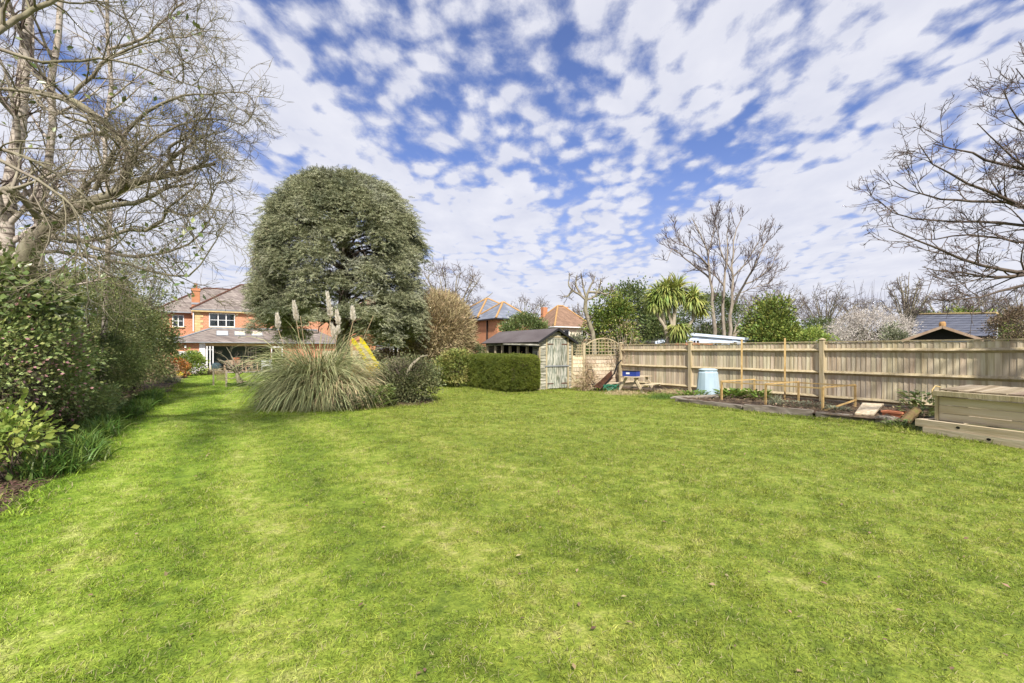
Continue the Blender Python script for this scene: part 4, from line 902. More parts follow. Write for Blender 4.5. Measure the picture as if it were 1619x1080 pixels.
for k in range(1, 11): xx = ta+(tb-ta)*k/11; G().box(xx-.011, xx+.011, TY-.028, TY-.012, 1.33, arch(xx)-.02).build('slat', MT['post'], tf)
for k in range(1, 5):
    zz = 1.33+k*.125; u = 1 if zz < 1.72 else math.sqrt(max(0, 1-(zz-1.72)/.27)); xm = (ta+tb)/2; hw = (tb-ta)/2*u
    G().box(xm-hw, xm+hw, TY-.011, TY+.004, zz-.011, zz+.011).build('slat', MT['post'], tf)
for k in range(1, 5): xx = t0+.0+(ta-.16-t0)*k/5; G().box(xx-.011, xx+.011, TY-.028, TY-.012, 1.25, 1.72).build('slat', MT['post'], tf)
for k in range(5): G().box(t0, ta-.14, TY-.011, TY+.004, 1.27+k*.11-.011, 1.27+k*.11+.011).build('slat', MT['post'], tf)
# panel fence running back behind the shed and the trees
pf = thing('panel_fence', 'far panel fence with low trellis running behind the round tan tree', 'fence', (12.3, 30, 0))
pmesh = G()
for k in range(9): pmesh.box(-.02+.006*(k % 2), .02, -.86, .86, .05+k*.15, .05+k*.15+.14)
pme = pmesh.mesh('panel'); pme.materials.append(MT['fence'])
lat = G(); lat.box(-.02, .02, -.86, .86, 1.72, 1.75); lat.box(-.02, .02, -.86, .86, 1.41, 1.44)
for k in range(12): lat.box(-.01, .01, -.83+k*.15, -.81+k*.15, 1.44, 1.72)
lat.box(-.015, .015, -.86, .86, 1.57, 1.59)
lme = lat.mesh('trellis'); lme.materials.append(MT['post'])
pom = G().box(-.05, .05, -.05, .05, 0, 1.82).mesh('post'); pom.materials.append(MT['post'])
y = 20.0
while y < 47:
    z = gz(0, y); link('panel', pme, None, pf, (0, y+.95-30, z)); link('trellis', lme, None, pf, (0, y+.95-30, z)); link('post', pom, None, pf, (0, y-30, z)); y += 1.83
pf2 = thing('back_fence', 'tall pale fence panels glimpsed between the cedar and the tan tree', 'fence', (10.5, 42, HG))
for k in range(3): link('panel', pme, None, pf2, (-2.3+k*1.85, 1.5, 0), (0, 0, R(90)), (1, 1, 1.25))

# ================================================================== VEGETABLE BED, RIGHT
def sleeper(label, a, b, w_=.12, h=.2, z=0):
    a, b = Vector((*a, z)), Vector((*b, z)); K = 9; V, F = [], []; t = (b-a).normalized(); u = Vector((-t.y, t.x, 0)); r = rng(int(a.y*100)+3)
    for i in range(K):
        c = a+(b-a)*i/(K-1); j = r.normal(size=8)*.008
        for q, (su, hz_) in enumerate(((-1, 0), (1, 0), (1, h), (-1, h))): p = c+u*(su*w_/2+j[q]); V.append((p.x, p.y, z+hz_+j[q+4]*.8))
    for i in range(K-1):
        for q in range(4): F.append((i*4+q, i*4+(q+1) % 4, i*4+4+(q+1) % 4, i*4+4+q))
    F += [(3, 2, 1, 0), tuple((K-1)*4+q for q in range(4))]
    return tag(put('timber_sleeper', V, F, MT['oldwood']), label, 'sleeper', 'old sleepers edging the vegetable bed')
sleeper('weathered sleeper at the far left end of the vegetable bed edging', (11.25, 9.5), (11.12, 7.35), h=.13)
sleeper('darkest cracked sleeper in the middle of the vegetable bed edging', (11.08, 7.28), (11.33, 5.8), h=.17)
sleeper('grey sleeper with soil spilling over, before the short plank', (11.35, 5.74), (11.62, 4.72), h=.13)
sleeper('short dark block of wood beside the mossy stone at the edging end', (11.6, 4.65), (11.55, 4.35), w_=.2, h=.16)
pl = gp(1073, 634); tag(put('loose_board', *(lambda q: (q.V, q.F))(G().slab([(11.2, 9.7, .10), (11.45, 9.75, .13), (12.3, 8.9, .2), (12.1, 8.75, .17)], .03)), MT['oldwood']), 'loose grey board lying at the far left corner of the vegetable bed', 'board')
tag(put('loose_board', *(lambda q: (q.V, q.F))(G().slab([(11.45, 5.02, .175), (11.62, 4.74, .175), (12.68, 4.98, .31), (12.5, 5.32, .31)], .03)), MT['fence']), 'short pale plank laid across the bed edging beside the terracotta tray', 'board')
ff = thing('netting_frame', 'low square timber frame of pale battens standing over the vegetable bed', 'frame', (12.4, 7, .1))
FXa, FXb = 11.75, 13.25; fy = (8.4, 7.15, 5.8)
for yy in fy:
    for xx in (FXa, FXb): G().box(xx-.02, xx+.02, yy-.02, yy+.02, .05, .62).build('post', MT['newwood'], ff)
    G().bar((FXa-.02, yy, .655), (FXb+.02, yy, .66), .022, .035).build('rail', MT['newwood'], ff)
for xx in (FXa, FXb): G().bar((xx, fy[0]+.03, .635), (xx, fy[2]-.03, .635), .035, .03).build('rail', MT['newwood'], ff)
G().bar((FXa, fy[2]-.01, .12), (FXb, fy[2]-.03, .30), .022, .035).build('brace', MT['newwood'], ff)
for (xx, yy, lb_) in ((13.4, 8.9, 'tall pale stake nearest the blue compost bin'), (13.4, 7.6, 'tall pale stake in the middle of the vegetable bed')):
    tag(put('garden_stake', *(lambda q: (q.V, q.F))(G().bar((xx, yy, .05), (xx+.02, yy+.01, 1.84), .045)), MT['newwood']), lb_, 'stake', 'two tall stakes in the bed')
cbn = thing('compost_bin', 'pale blue plastic compost bin with a round lid in front of the fence', 'compost bin', (13.1, 9.85, .08))
def octo(rb, z): return [(13.1+rb*math.cos(a), 9.85+rb*math.sin(a), z) for a in [R(11.25+22.5*k) for k in range(16)]]
V, F = [], []; prof = [(.37, .08), (.365, .14), (.30, .80), (.26, .86)]
for rr_, z in prof:
    for k in range(16): a = R(22.5*k); q = rr_*(1.0 if k % 2 else .955); V.append((13.1+q*math.cos(a), 9.85+q*math.sin(a), z))
for j in range(3):
    for k in range(16): F.append((j*16+k, j*16+(k+1) % 16, (j+1)*16+(k+1) % 16, (j+1)*16+k))
F.append(tuple(48+k for k in range(16))); put('body', V, F, MT['blue'], cbn)
G().lathe((13.1, 9.85, .865), [(.27, 0), (.285, .015), (.28, .04), (.2, .065), (.05, .07)], 24).build('lid', MT['blue'], cbn, True)
# wooden compost box with retaining timbers
cw_ = thing('timber_compost_box', 'big planked wooden compost box on raised timbers at the right edge', 'compost box', (11.0, 3.53, 0))
G().box(10.79, 10.90, -.9, 3.60, 0, .122).build('timber', MT['binwood'], cw_); G().box(10.81, 10.92, -.9, 3.74, .126, .25).build('timber', MT['binwood'], cw_)
G().box(10.93, 13.2, 3.64, 3.74, .126, .25).build('timber', MT['binwood'], cw_)
for (fx_, yy, zz) in ((10.807, 3.06, .19), (10.787, 2.62, .07)):
    V = [(fx_, yy+.032*math.cos(a), zz+.022*math.sin(a)) for a in [i*math.pi/6 for i in range(12)]]; put('hole_shade_disc', V, [tuple(range(12))[::-1]], MT['dark'], cw_)  # flat dark discs, the shade of drilled holes put into colour
BX, BY1 = 11.0, 3.53; hs_ = [.253, .385, .53, .675]
for i in range(3): G().box(BX+rnd.uniform(0, .006), BX+.025, -.9, BY1-.055, hs_[i]+.004, hs_[i+1]-.004).build('board', MT['binwood'], cw_)
G().box(BX-.07, BX+.05, -.9, BY1, .695, .775).build('top_rail', MT['post'], cw_)
G().box(BX-.02, BX+.05, BY1-.05, BY1+.0, .252, .68).build('corner_post', MT['post'], cw_)
for k in range(12):
    y_ = BY1-.02-k*.33; G().slab([(BX+.06, y_, .775+rnd.uniform(0, .012)), (BX+.06, y_-.305, .785), (BX+.80, y_-.305, .85), (BX+.80, y_, .85+rnd.uniform(0, .02))][::-1], .02).build('lid_board', MT['lidwood'], cw_)
G().box(BX+.06, BX+.78, BY1-.03, BY1-.005, .252, .76).build('side_board', MT['binwood'], cw_)
G().tube([(BX-.03, BY1+.02, .66), (BX-.04, BY1+.03, .78), (BX+.02, BY1+.02, .86), (BX+.1, BY1-.01, .84)], .012, 6).build('hook', MT['buff'], cw_)
cw_.rotation_euler = (0, 0, R(-15.6))
tr_ = thing('terracotta_trough', 'low terracotta trough lying beside the short plank in the bed', 'trough', (12.05, 4.55, .1))
g = G(); g.box(11.9, 12.15, 4.37, 4.70, .08, .20); g.box(11.88, 12.17, 4.35, 4.72, .20, .235); g.build('trough', MT['terra'], tr_)
st_ = G().box(11.7, 11.95, 4.25, 4.45, .15, .32); V = []; r = rng(5)
sp = thing('mossy_log', 'leaning mossy brown log end beside the green plant by the compost box', 'log', (11.8, 4.3, .1))
G().tube([(11.6, 4.22, .06), (11.75, 4.18, .18), (11.95, 4.12, .30)], [.09, .09, .08], 9).build('log', mat('mossy_wood', [(.07, .045, .02), (.17, .115, .055), (.15, .14, .04)], 8, bump=.6), sp)
# picnic bench, wheelbarrow, crate, hose
pb = thing('picnic_bench', 'small weathered wooden picnic bench in front of the fence', 'picnic bench', (12.75, 12.6, 0))
tc_ = Vector((12.75, 12.55, 0)); ax = Vector((.45, -.9, 0)).normalized(); sd_ = Vector((ax.y, -ax.x, 0))   # ax along the table
ax = uF*.72+uR*.69; ax.normalize(); sd_ = Vector((-ax.y, ax.x, 0))
def W(a, s_, z): p = tc_+ax*a+sd_*s_; return Vector((p.x, p.y, z))
for k in range(4): s_ = -.24+k*.16; G().bar(W(-.6, s_, .57), W(.55, s_, .57), .145, .03).build('table_plank', MT['oldwood'] if k == 3 else MT['binwood'], pb)
for s_ in (-.62, .62): G().bar(W(-.6, s_, .32), W(.6, s_, .32), .16, .03).build('seat_plank', MT['binwood'], pb)
for a in (-.42, .40):
    for s_ in (-1, 1): G().bar(W(a, s_*.16, .55), W(a, s_*.5, 0), .035, .08).build('leg', MT['binwood'], pb)
    G().bar(W(a+.03, -.68, .28), W(a+.03, .68, .28), .035, .08).build('crossbeam', MT['binwood'], pb)
ck = thing('storage_crate', 'dark blue plastic crate with a pale label on the picnic bench', 'crate', W(-.3, .05, .585))
def bx(c, la_, ls, z0, z1): 
    q = [W(-.30-ls, .05-la_, z0), W(-.30+ls, .05-la_, z0), W(-.30+ls, .05+la_, z0), W(-.30-ls, .05+la_, z0)]; t_ = [v+Vector((0, 0, z1-z0)) for v in q]
    return G().add(q+t_, [(3, 2, 1, 0), (4, 5, 6, 7), (0, 1, 5, 4), (1, 2, 6, 5), (2, 3, 7, 6), (3, 0, 4, 7)])
bx(-.17, .27, .14, .587, .76).build('box', MT['crate'], ck); bx(-.17, .28, .15, .762, .785).build('lid', MT['black'], ck)
lb2 = [W(-.4425, .17, .66), W(-.4425, .03, .66), W(-.4425, .03, .72), W(-.4425, .17, .72)]; put('sticker', [tuple(v) for v in lb2], [(0, 1, 2, 3)], MT['white'], ck)
wb = thing('wheelbarrow', 'rusty dark wheelbarrow tipped up against the fence beside the picnic bench', 'wheelbarrow', (12.1, 13.6, 0))
ax = uR*.96-uF*.28; ax.normalize(); sd_ = Vector((-ax.y, ax.x, 0)); o_ = Vector((12.25, 13.4, 0)); tr1 = [o_+ax*-.55+Vector((0, 0, .18)), o_+ax*.05+Vector((0, 0, .75))]
g = G(); n_ = Vector((0, 0, 0)); dirw = (tr1[1]-tr1[0]).normalized(); nw = Vector((ax.x*-dirw.z, ax.y*-dirw.z, Vector((dirw.x, dirw.y, 0)).length)).normalized()
c1_ = [tr1[0]-sd_*.28, tr1[1]-sd_*.32, tr1[1]+sd_*.32, tr1[0]+sd_*.28]; c2_ = [tr1[0].lerp(tr1[1], .15)-sd_*.18+nw*-.24, tr1[0].lerp(tr1[1], .8)-sd_*.18+nw*-.24, tr1[0].lerp(tr1[1], .8)+sd_*.18+nw*-.24, tr1[0].lerp(tr1[1], .15)+sd_*.18+nw*-.24]
g.add(c1_+c2_, [(0, 1, 5, 4), (1, 2, 6, 5), (2, 3, 7, 6), (3, 0, 4, 7), (4, 5, 6, 7)]); g.build('tray', MT['rust'], wb)
for s_ in (-.24, .24): G().tube([tr1[0]+sd_*s_*.4-dirw*.2, tr1[0]+sd_*s_-nw*.26, tr1[1]+sd_*s_-nw*.15, tr1[1]+sd_*s_+dirw*.3, tr1[1]+sd_*s_+dirw*.5+Vector((0, 0, .05))], .017, 6).build('handle', MT['black'], wb)
wc = tr1[0]-dirw*.18+Vector((0, 0, .02)); wh = G(); ring = [wc+(ax*math.cos(a)+Vector((0, 0, 1))*math.sin(a))*.17 for a in [i*2*math.pi/16 for i in range(17)]]; wh.tube(ring, .035, 6, cap=False); wh.build('tyre', MT['black'], wb)
G().tube([tr1[0]+ax*.02-nw*.3, o_+ax*-.85+Vector((0, 0, .62)), o_+ax*-.78+Vector((0, 0, .80)), o_+ax*-.62+Vector((0, 0, .78)), o_+ax*-.6+Vector((0, 0, .5))], .018, 6).build('stand', MT['black'], wb)
hs2 = thing('garden_hose', 'coiled green garden hose lying beside the picnic bench', 'hose', (11.95, 13.0, 0))
pts = []; r = rng(2)
for i in range(140): a = i*.32; q = .16+.06*math.sin(i*.13); pts.append((11.95+q*math.cos(a)*1.5, 13.0+q*math.sin(a), .05+.20*abs(math.sin(i*.37))+r.uniform(0, .04)))
G().tube(pts, .012, 5).build('coil', MT['hose'], hs2)
shrub('withered_plant', 'clump of dry pinkish brown dead stems between shed and wheelbarrow', 'plant', (11.55, 14.0, .35), (.45, .35, .42), 1500, .10, 'dry', 311, 30, .3, .3, 40, .008, T_THIN, 'dry', low=-1)
shrub('dead_climber', 'leafless brown climber growing up the trellis post', 'plant', (12.45, 14.8, .8), (.2, .12, .7), 500, .06, 'dry', 312, 25, .2, .3, 30, .012, T_THIN, 'dry', low=-1)
def ground_clump(name, label, cat, c, n, ln, wd, m, seed, spread=.12, grav=.7, up=1.2, group=None, k=6):
    r = rng(seed); P = np.array(c)+r.normal(size=(n, 3))*np.array([spread, spread, 0]); D = r.normal(size=(n, 3))*np.array([.55, .55, 0])+np.array([0, 0, up])
    V, F = ribbons(r, P, D, ln, wd, k, grav); o = put(name, V, F, MT[m], None); return tag(o, label, cat, group)
def broad_plant(name, label, c, n, rad, size, m, seed, h=.15):
    r = rng(seed); a = r.uniform(0, 6.28, n); q = np.sqrt(r.uniform(0, 1, n))*rad; P = np.array(c)+np.stack([q*np.cos(a), q*np.sin(a), r.uniform(.02, h, n)], 1)
    D = np.stack([np.cos(a), np.sin(a), r.uniform(.1, .9, n)], 1); V, F = scatter(T_LEAF, P, D, size, r, (0, 0, 1), .8); return tag(put(name, V, F, MT[m]), label, 'plant')
broad_plant('leafy_plant', 'bright green rhubarb like leaves right of the blue compost bin', (12.6, 8.7, .12), 160, .38, .16, 'flatleaf', 61, .22)
broad_plant('leafy_plant', 'bright green broad leaves by the tall stake nearest the compost bin', (12.9, 8.1, .12), 130, .33, .15, 'flatleaf', 62, .25)
broad_plant('leafy_plant', 'green and yellowing leaves at the far left corner of the bed', (12.1, 9.6, .1), 160, .45, .12, 'flatleaf', 63, .15)
broad_plant('leafy_plant', 'dull purple green low leaves in the middle of the vegetable bed', (12.3, 6.6, .12), 260, .7, .07, 'ghost', 64, .08)
broad_plant('leafy_plant', 'low trailing green plant spilling over the lawn edge below the log', (11.25, 4.15, 0), 170, .28, .07, 'evergreen', 65, .12)
broad_plant('leafy_plant', 'dark glossy green bushy leaves behind the mossy log', (12.35, 4.15, .12), 260, .38, .14, 'laurel', 66, .5)
broad_plant('leafy_plant', 'grey green low leaves at the right end of the batten frame', (11.95, 5.6, .12), 120, .3, .08, 'ghost', 67, .08)
ground_clump('leek_clump', 'clump of upright blue green leek leaves inside the batten frame', 'plant', (12.1, 7.1, .1), 90, .32, .014, 'ghost', 71, .07, .4)
ground_clump('grass_clump', 'tall tuft of rough green grass in front of the picnic bench', 'grass clump', (11.9, 10.6, 0), 700, .26, .008, 'strap', 72, .3, .9, .9)
ground_clump('grass_clump', 'rough yellowing grass growing under the picnic bench legs', 'grass clump', (11.9, 12.3, 0), 900, .22, .008, 'straw', 73, .35, .9, .9)
ground_clump('grass_clump', 'pale dry grass along the fence foot right of the bench', 'grass clump', (13.6, 11.6, 0), 700, .25, .008, 'straw', 74, .35, .8, 1.0)
for i in range(4): r = rng(80+i); P = np.array([(12.0+r.uniform(-.7, .9), 5.4+i*1.0+r.uniform(-.3, .3), .15)])
r = rng(81); n = 900; P = np.stack([r.uniform(11.4, 13.8, n), r.uniform(4.4, 9.4, n), np.full(n, .15)], 1); D = r.normal(size=P.shape); D[:, 2] *= .4
V, F = scatter(T_LEAF, P, D, .05, r, (0, 0, 1), .6); tag(put('bed_litter', V, F, MT['litter']), 'dead leaves and crumbs of soil over the vegetable bed', 'leaf litter', kind='stuff')

# ================================================================== HEDGES AND SHRUBS, MIDDLE
def box_hedge(name, label, x0, x1, y0, y1, z1, n, size, m, seed):
    t = thing(name, label, 'hedge', ((x0+x1)/2, (y0+y1)/2, 0)); r = rng(seed)
    G().box(x0+.13, x1-.13, y0+.13, y1-.13, .1, z1-.13).build('inner_twigs', MT['darkbark'], t)
    A = np.array([(x1-x0)*z1, (x1-x0)*z1, (y1-y0)*z1, (y1-y0)*z1, (x1-x0)*(y1-y0)]); s = r.choice(5, n, p=A/A.sum()); u, v = r.uniform(0, 1, n), r.uniform(0, 1, n)
    X = np.where(s == 2, x0, np.where(s == 3, x1, x0+(x1-x0)*u)); Yy = np.where(s == 0, y0, np.where(s == 1, y1, y0+(y1-y0)*np.where(s >= 4, v, u))); Z = np.where(s == 4, z1, z1*v)
    Nn = np.zeros((n, 3)); Nn[s == 0, 1] = -1; Nn[s == 1, 1] = 1; Nn[s == 2, 0] = -1; Nn[s == 3, 0] = 1; Nn[s == 4, 2] = 1
    P = np.stack([X, Yy, Z], 1)
    # round the shoulders, then let the surface bulge
    c = np.array([(x0+x1)/2, (y0+y1)/2, z1/2]); h = np.array([(x1-x0)/2, (y1-y0)/2, z1/2]); q = (P-c)/h; pw_ = 7.0
    q /= ((np.abs(q)**pw_).sum(1, keepdims=True))**(1/pw_); P = c+q*h
    P += Nn*((wob3(P, 5, seed)*.05+wob3(P, 14, seed+1)*.03)[:, None]-np.abs(r.normal(size=(n, 1)))*.05)
    low = (P[:, 2] < .15) & (r.uniform(size=n) < .5); P = P[~low]; Nn = Nn[~low]
    V, F = scatter(T_FERN if m == 'yew' else T_SMALL, P, unit(Nn+r.normal(size=P.shape)*.7), size, r); put('foliage', V, F, MT[m], t); return t
box_hedge('clipped_hedge', 'neatly clipped dark green box hedge in front of the shed', 8.55, 9.95, 14.35, 18.2, 1.30, 46000, .075, 'yew', 21)
shrub('variegated_shrub', 'yellow and green variegated shrub at the left end of the clipped hedge', 'shrub', (8.35, 18.4, .72), (.8, .8, .72), 9000, .085, 'vari', 22, 90, .22, .75)
# tan round tree: many stems, dense dead-leaf coloured twigs in a ball
def ball_tree():
    b = (9.6, 23.4, gz(9.6, 23.4)); t = thing('round_tree', 'round leafless tree with dense tan twigs behind the variegated shrub', 'tree', b); r = rng(31); c = np.array([9.55, 23.4, 2.35]); rad = np.array([2.0, 1.95, 2.25])
    limbs = []
    Ps, Rs = [], []
    for i in range(16):
        a = r.uniform(0, 6.28); p0 = np.array(b)+np.array([.22*math.cos(a), .22*math.sin(a), -.05]); e = c+rad*np.array([math.cos(a)*.62, math.sin(a)*.62, r.uniform(-.2, .7)])*r.uniform(.6, 1)
        k = np.linspace(0, 1, 8)[:, None]; p = p0+(e-p0)*k; p[:, :2] = p0[:2]+(e-p0)[:2]*k**1.5; p += r.normal(size=p.shape)*.04*k; Ps.append(p); Rs.append(.055*(1-.8*k[:, 0]))
    Ps, Rs = np.array(Ps), np.array(Rs); V, F = tubes(Ps, Rs, 6); put('trunk', V, F, MT['palebark'], t, True)
    q1 = children_of(r, Ps, Rs, 14, 1.1, (.35, .9), 5, .25, .2, .25, minr=.014); q2 = children_of(r, q1[0], q1[1], 12, .6, (.35, 1.0), 4, .25, .25, .2, minr=.010)
    def inside(Q): k = (((Q[0][:, -1]-c)/rad)**2).sum(1) < 1.05; return Q[0][k], Q[1][k]
    q1 = inside(q1); q2 = inside(q2); V, F = tubes(*q1, 4); put('branches', V, F, MT['hornbeam'], t)
    V, F = tubes(*q2, 3); put('twigs', V, F, MT['hornbeam'], t)
    d_ = unit(r.normal(size=(24000, 3))); P = c+d_*rad*(r.uniform(.45, .97, 24000)**.7)[:, None]; P = P[P[:, 2] > .75]
    V, F = scatter(T_HAIR, P, unit(unit(P-c)+r.normal(size=P.shape)*.6+np.array([0, 0, .35])), .32, r); put('twig_tips', V, F, MT['hornbeam'], t)
ball_tree()
# pampas grass
def pampas():
    c = np.array([2.25, 14.0, 0]); t = thing('pampas_grass', 'large arching pampas grass with feathery plumes in the island bed', 'grass', tuple(c)); r = rng(33)
    n = 5200; a = r.uniform(0, 6.28, n); q = np.abs(r.normal(size=n))*.28; P = c+np.stack([q*np.cos(a), q*np.sin(a), np.full(n, .15)], 1)
    el = r.uniform(.35, 1.35, n); a2 = a+r.normal(size=n)*.5; D = np.stack([np.cos(a2)*np.cos(el), np.sin(a2)*np.cos(el), np.sin(el)], 1)
    ln = (1.15+.95*np.sin(el))*r.uniform(.6, 1.28, n)*.98
    V, F = ribbons(r, P, D, ln, .013, 9, r.uniform(.3, .8, n)[:, None]); V[:, 2] = np.maximum(V[:, 2], .02); put('leaves', V, F, MT['pampas'], t)
    n = 1600; a = r.uniform(0, 6.28, n); P = c+np.stack([.35*np.cos(a)+.5, .3*np.sin(a)-.45, np.full(n, .3)], 1); el = r.uniform(.2, 1.5, n); D = np.stack([np.cos(a)*np.cos(el), np.sin(a)*np.cos(el), np.sin(el)], 1)
    V, F = ribbons(r, P, D, r.uniform(.5, 1.5, n), .013, 7, .8); V[:, 2] = np.maximum(V[:, 2], .02); put('dead_leaves', V, F, MT['straw'], t)
    for (px, pt_, pb_) in ((438, 499, 520), (464, 479, 508), (517, 465, 502), (532, 494, 515), (557, 488, 508), (524, 515, 538), (535, 520, 530)):
        d_ = 13.2+r.uniform(-.3, .3); top = np.array(at(px, pt_, d_)); bot = np.array(at(px+r.uniform(-2, 6), pb_, d_)); root_ = np.array([c[0]+(bot[0]-c[0])*.45, c[1]+(bot[1]-c[1])*.45, .3])
        m_ = 520; k = r.uniform(0, 1, m_)**r.uniform(.8, 1.3); P = bot+(top-bot)*k[:, None]; wid = .065*np.sin(np.clip(k*.9+.06, 0, 1)*3.14); an = r.uniform(0, 6.28, m_)
        D = np.stack([np.cos(an), np.sin(an), 1.0+2.2*k], 1); P = P+np.stack([np.cos(an), np.sin(an), np.zeros(m_)], 1)*wid[:, None]*r.uniform(0, .6, m_)[:, None]
        V, F = scatter(T_THIN, P, D, .10, r); pl_ = put('plume', V, F, MT['plume'], t)
        k = np.linspace(0, 1, 7)[:, None]; mid = root_+(bot-root_)*k; G().tube([Vector(v) for v in mid], .008, 5).build('stalk', MT['straw'], pl_)
    for px, yt in ((475, 500), (545, 530), (560, 520), (508, 530), (590, 500)):
        top = at(px, yt, 13.3); G().tube([Vector((c[0]+(top.x-c[0])*.4, c[1]+(top.y-c[1])*.4, .3)), Vector(top)], .007, 5).build('stalk', MT['straw'], t)
pampas()
broad_plant('hellebore', 'low leafy hellebores in front of the pampas grass', (2.85, 12.72, 0), 620, .55, .14, 'ghost', 91, .4)
broad_plant('green_perennial', 'bright fresh green leaves between pampas grass and pruned shrub', (3.5, 12.85, 0), 700, .5, .13, 'currant', 92, .55)
shrub('low_bush', 'low green bush at the left foot of the pampas grass', 'shrub', (1.35, 14.6, .22), (.5, .4, .3), 1600, .08, 'currant', 93, 30, .2)
shrub('pruned_shrub', 'rounded shrub with bare grey twigs on top and dark leaves below', 'shrub', (4.6, 13.6, .62), (.82, .75, .62), 15000, .06, 'pruned', 34, 110, .3, .6, 14, low=-1)
r = rng(35); pts = []; rr = []
for i in range(2200):
    a = r.uniform(0, 6.28); q = unit(np.array([math.cos(a), math.sin(a), r.uniform(-.3, 1.2)]))*np.array([.80, .72, .70])*r.uniform(.5, 1.0); c = np.array([4.6, 13.6, .70]); p0 = c+q*.7; d_ = unit(q+r.normal(size=3)*.8)*r.uniform(.15, .4)
    k = np.linspace(0, 1, 4)[:, None]; pts.append(p0+d_*k+r.normal(size=(4, 3))*.02*k); rr.append(.008*(1-.5*k[:, 0]))
V, F = tubes(pts, rr, 3); ps = bpy.data.objects['pruned_shrub']; put('twigs', V, F, MT['lichen_twig'], ps)
G().tube([(4.4, 13.3, .1), (4.42, 13.1, .8), (4.55, 13.0, 1.1), (4.8, 12.95, 1.32), (5.0, 12.95, 1.36)], [.06, .05, .04, .03, .02], 7).build('limb', MT['bark'], ps, True)
G().tube([(4.4, 13.3, .3), (4.25, 13.15, .8), (4.1, 13.1, 1.05)], [.05, .03, .015], 7).build('limb', MT['darkbark'], ps, True)
# yellow slide behind it
ys_ = thing('garden_slide', 'yellow plastic slide sloping down behind the pruned shrub', 'slide', tuple(at(575, 580, 16.5)))
A0, A1, A2 = at(559, 544, 16.6), at(571, 562, 16.2), at(586, 583, 15.8); w_ = uR*.20-uF*.17
path = [at(556, 543.5, 16.7), at(562, 549, 16.5), at(569, 559, 16.3), at(576, 571, 16.1), at(583, 583, 15.9), at(590, 600, 15.7)]
V, F = [], []
for p in path: V += [p+Vector((0, 0, .0)), p+Vector((0, 0, .24)), p+w_*1.9+Vector((0, 0, .24)), p+w_*1.9]
for i in range(5): a = i*4; F += [(a, a+1, a+5, a+4), (a+2, a+3, a+7, a+6)]
put('side_rail', V, F, MT['yellow'], ys_)
V, F = [], []
for p in path: V += [p+Vector((0, 0, .03)), p+w_*1.9+Vector((0, 0, .03))]
for i in range(5): a = i*2; F.append((a, a+1, a+3, a+2))
put('chute', V, F, mat('faded_yellow_plastic', [(.50, .42, .20), (.60, .52, .30)], 4), ys_)
for q in (path[0], path[0]+w_*1.9): G().bar((q.x, q.y, 0), (q.x, q.y, q.z), .05).build('leg', MT['buff'], ys_)
shrub('forsythia', 'bright yellow flowering shrub below the yellow slide', 'shrub', tuple(at(594, 587, 14.9)), (.30, .3, .18), 900, .07, 'yflower', 36, 18, .15, .2, 6, base=0)
shrub('background_shrub', 'dull tan shrub behind the pruned shrub', 'shrub', (7.4, 25.0, .9), (1.5, .9, .75), 5000, .10, 'dry', 37, 50, .3, .5)
broad_plant('green_perennial', 'bright green leafy patch under the round tan tree', (9.2, 21.9, 0), 700, 1.3, .14, 'strap', 94, .35)
broad_plant('green_perennial', 'bright green daffodil leaves left of the variegated shrub', (8.0, 19.8, 0), 400, .9, .14, 'strap', 95, .3)
shrub('ivy_hedge', 'dark ivy covered stretch of the far fence', 'hedge', (12.1, 24.2, .9), (.35, 2.2, .95), 6000, .08, 'evergreen', 38, 60, .3)

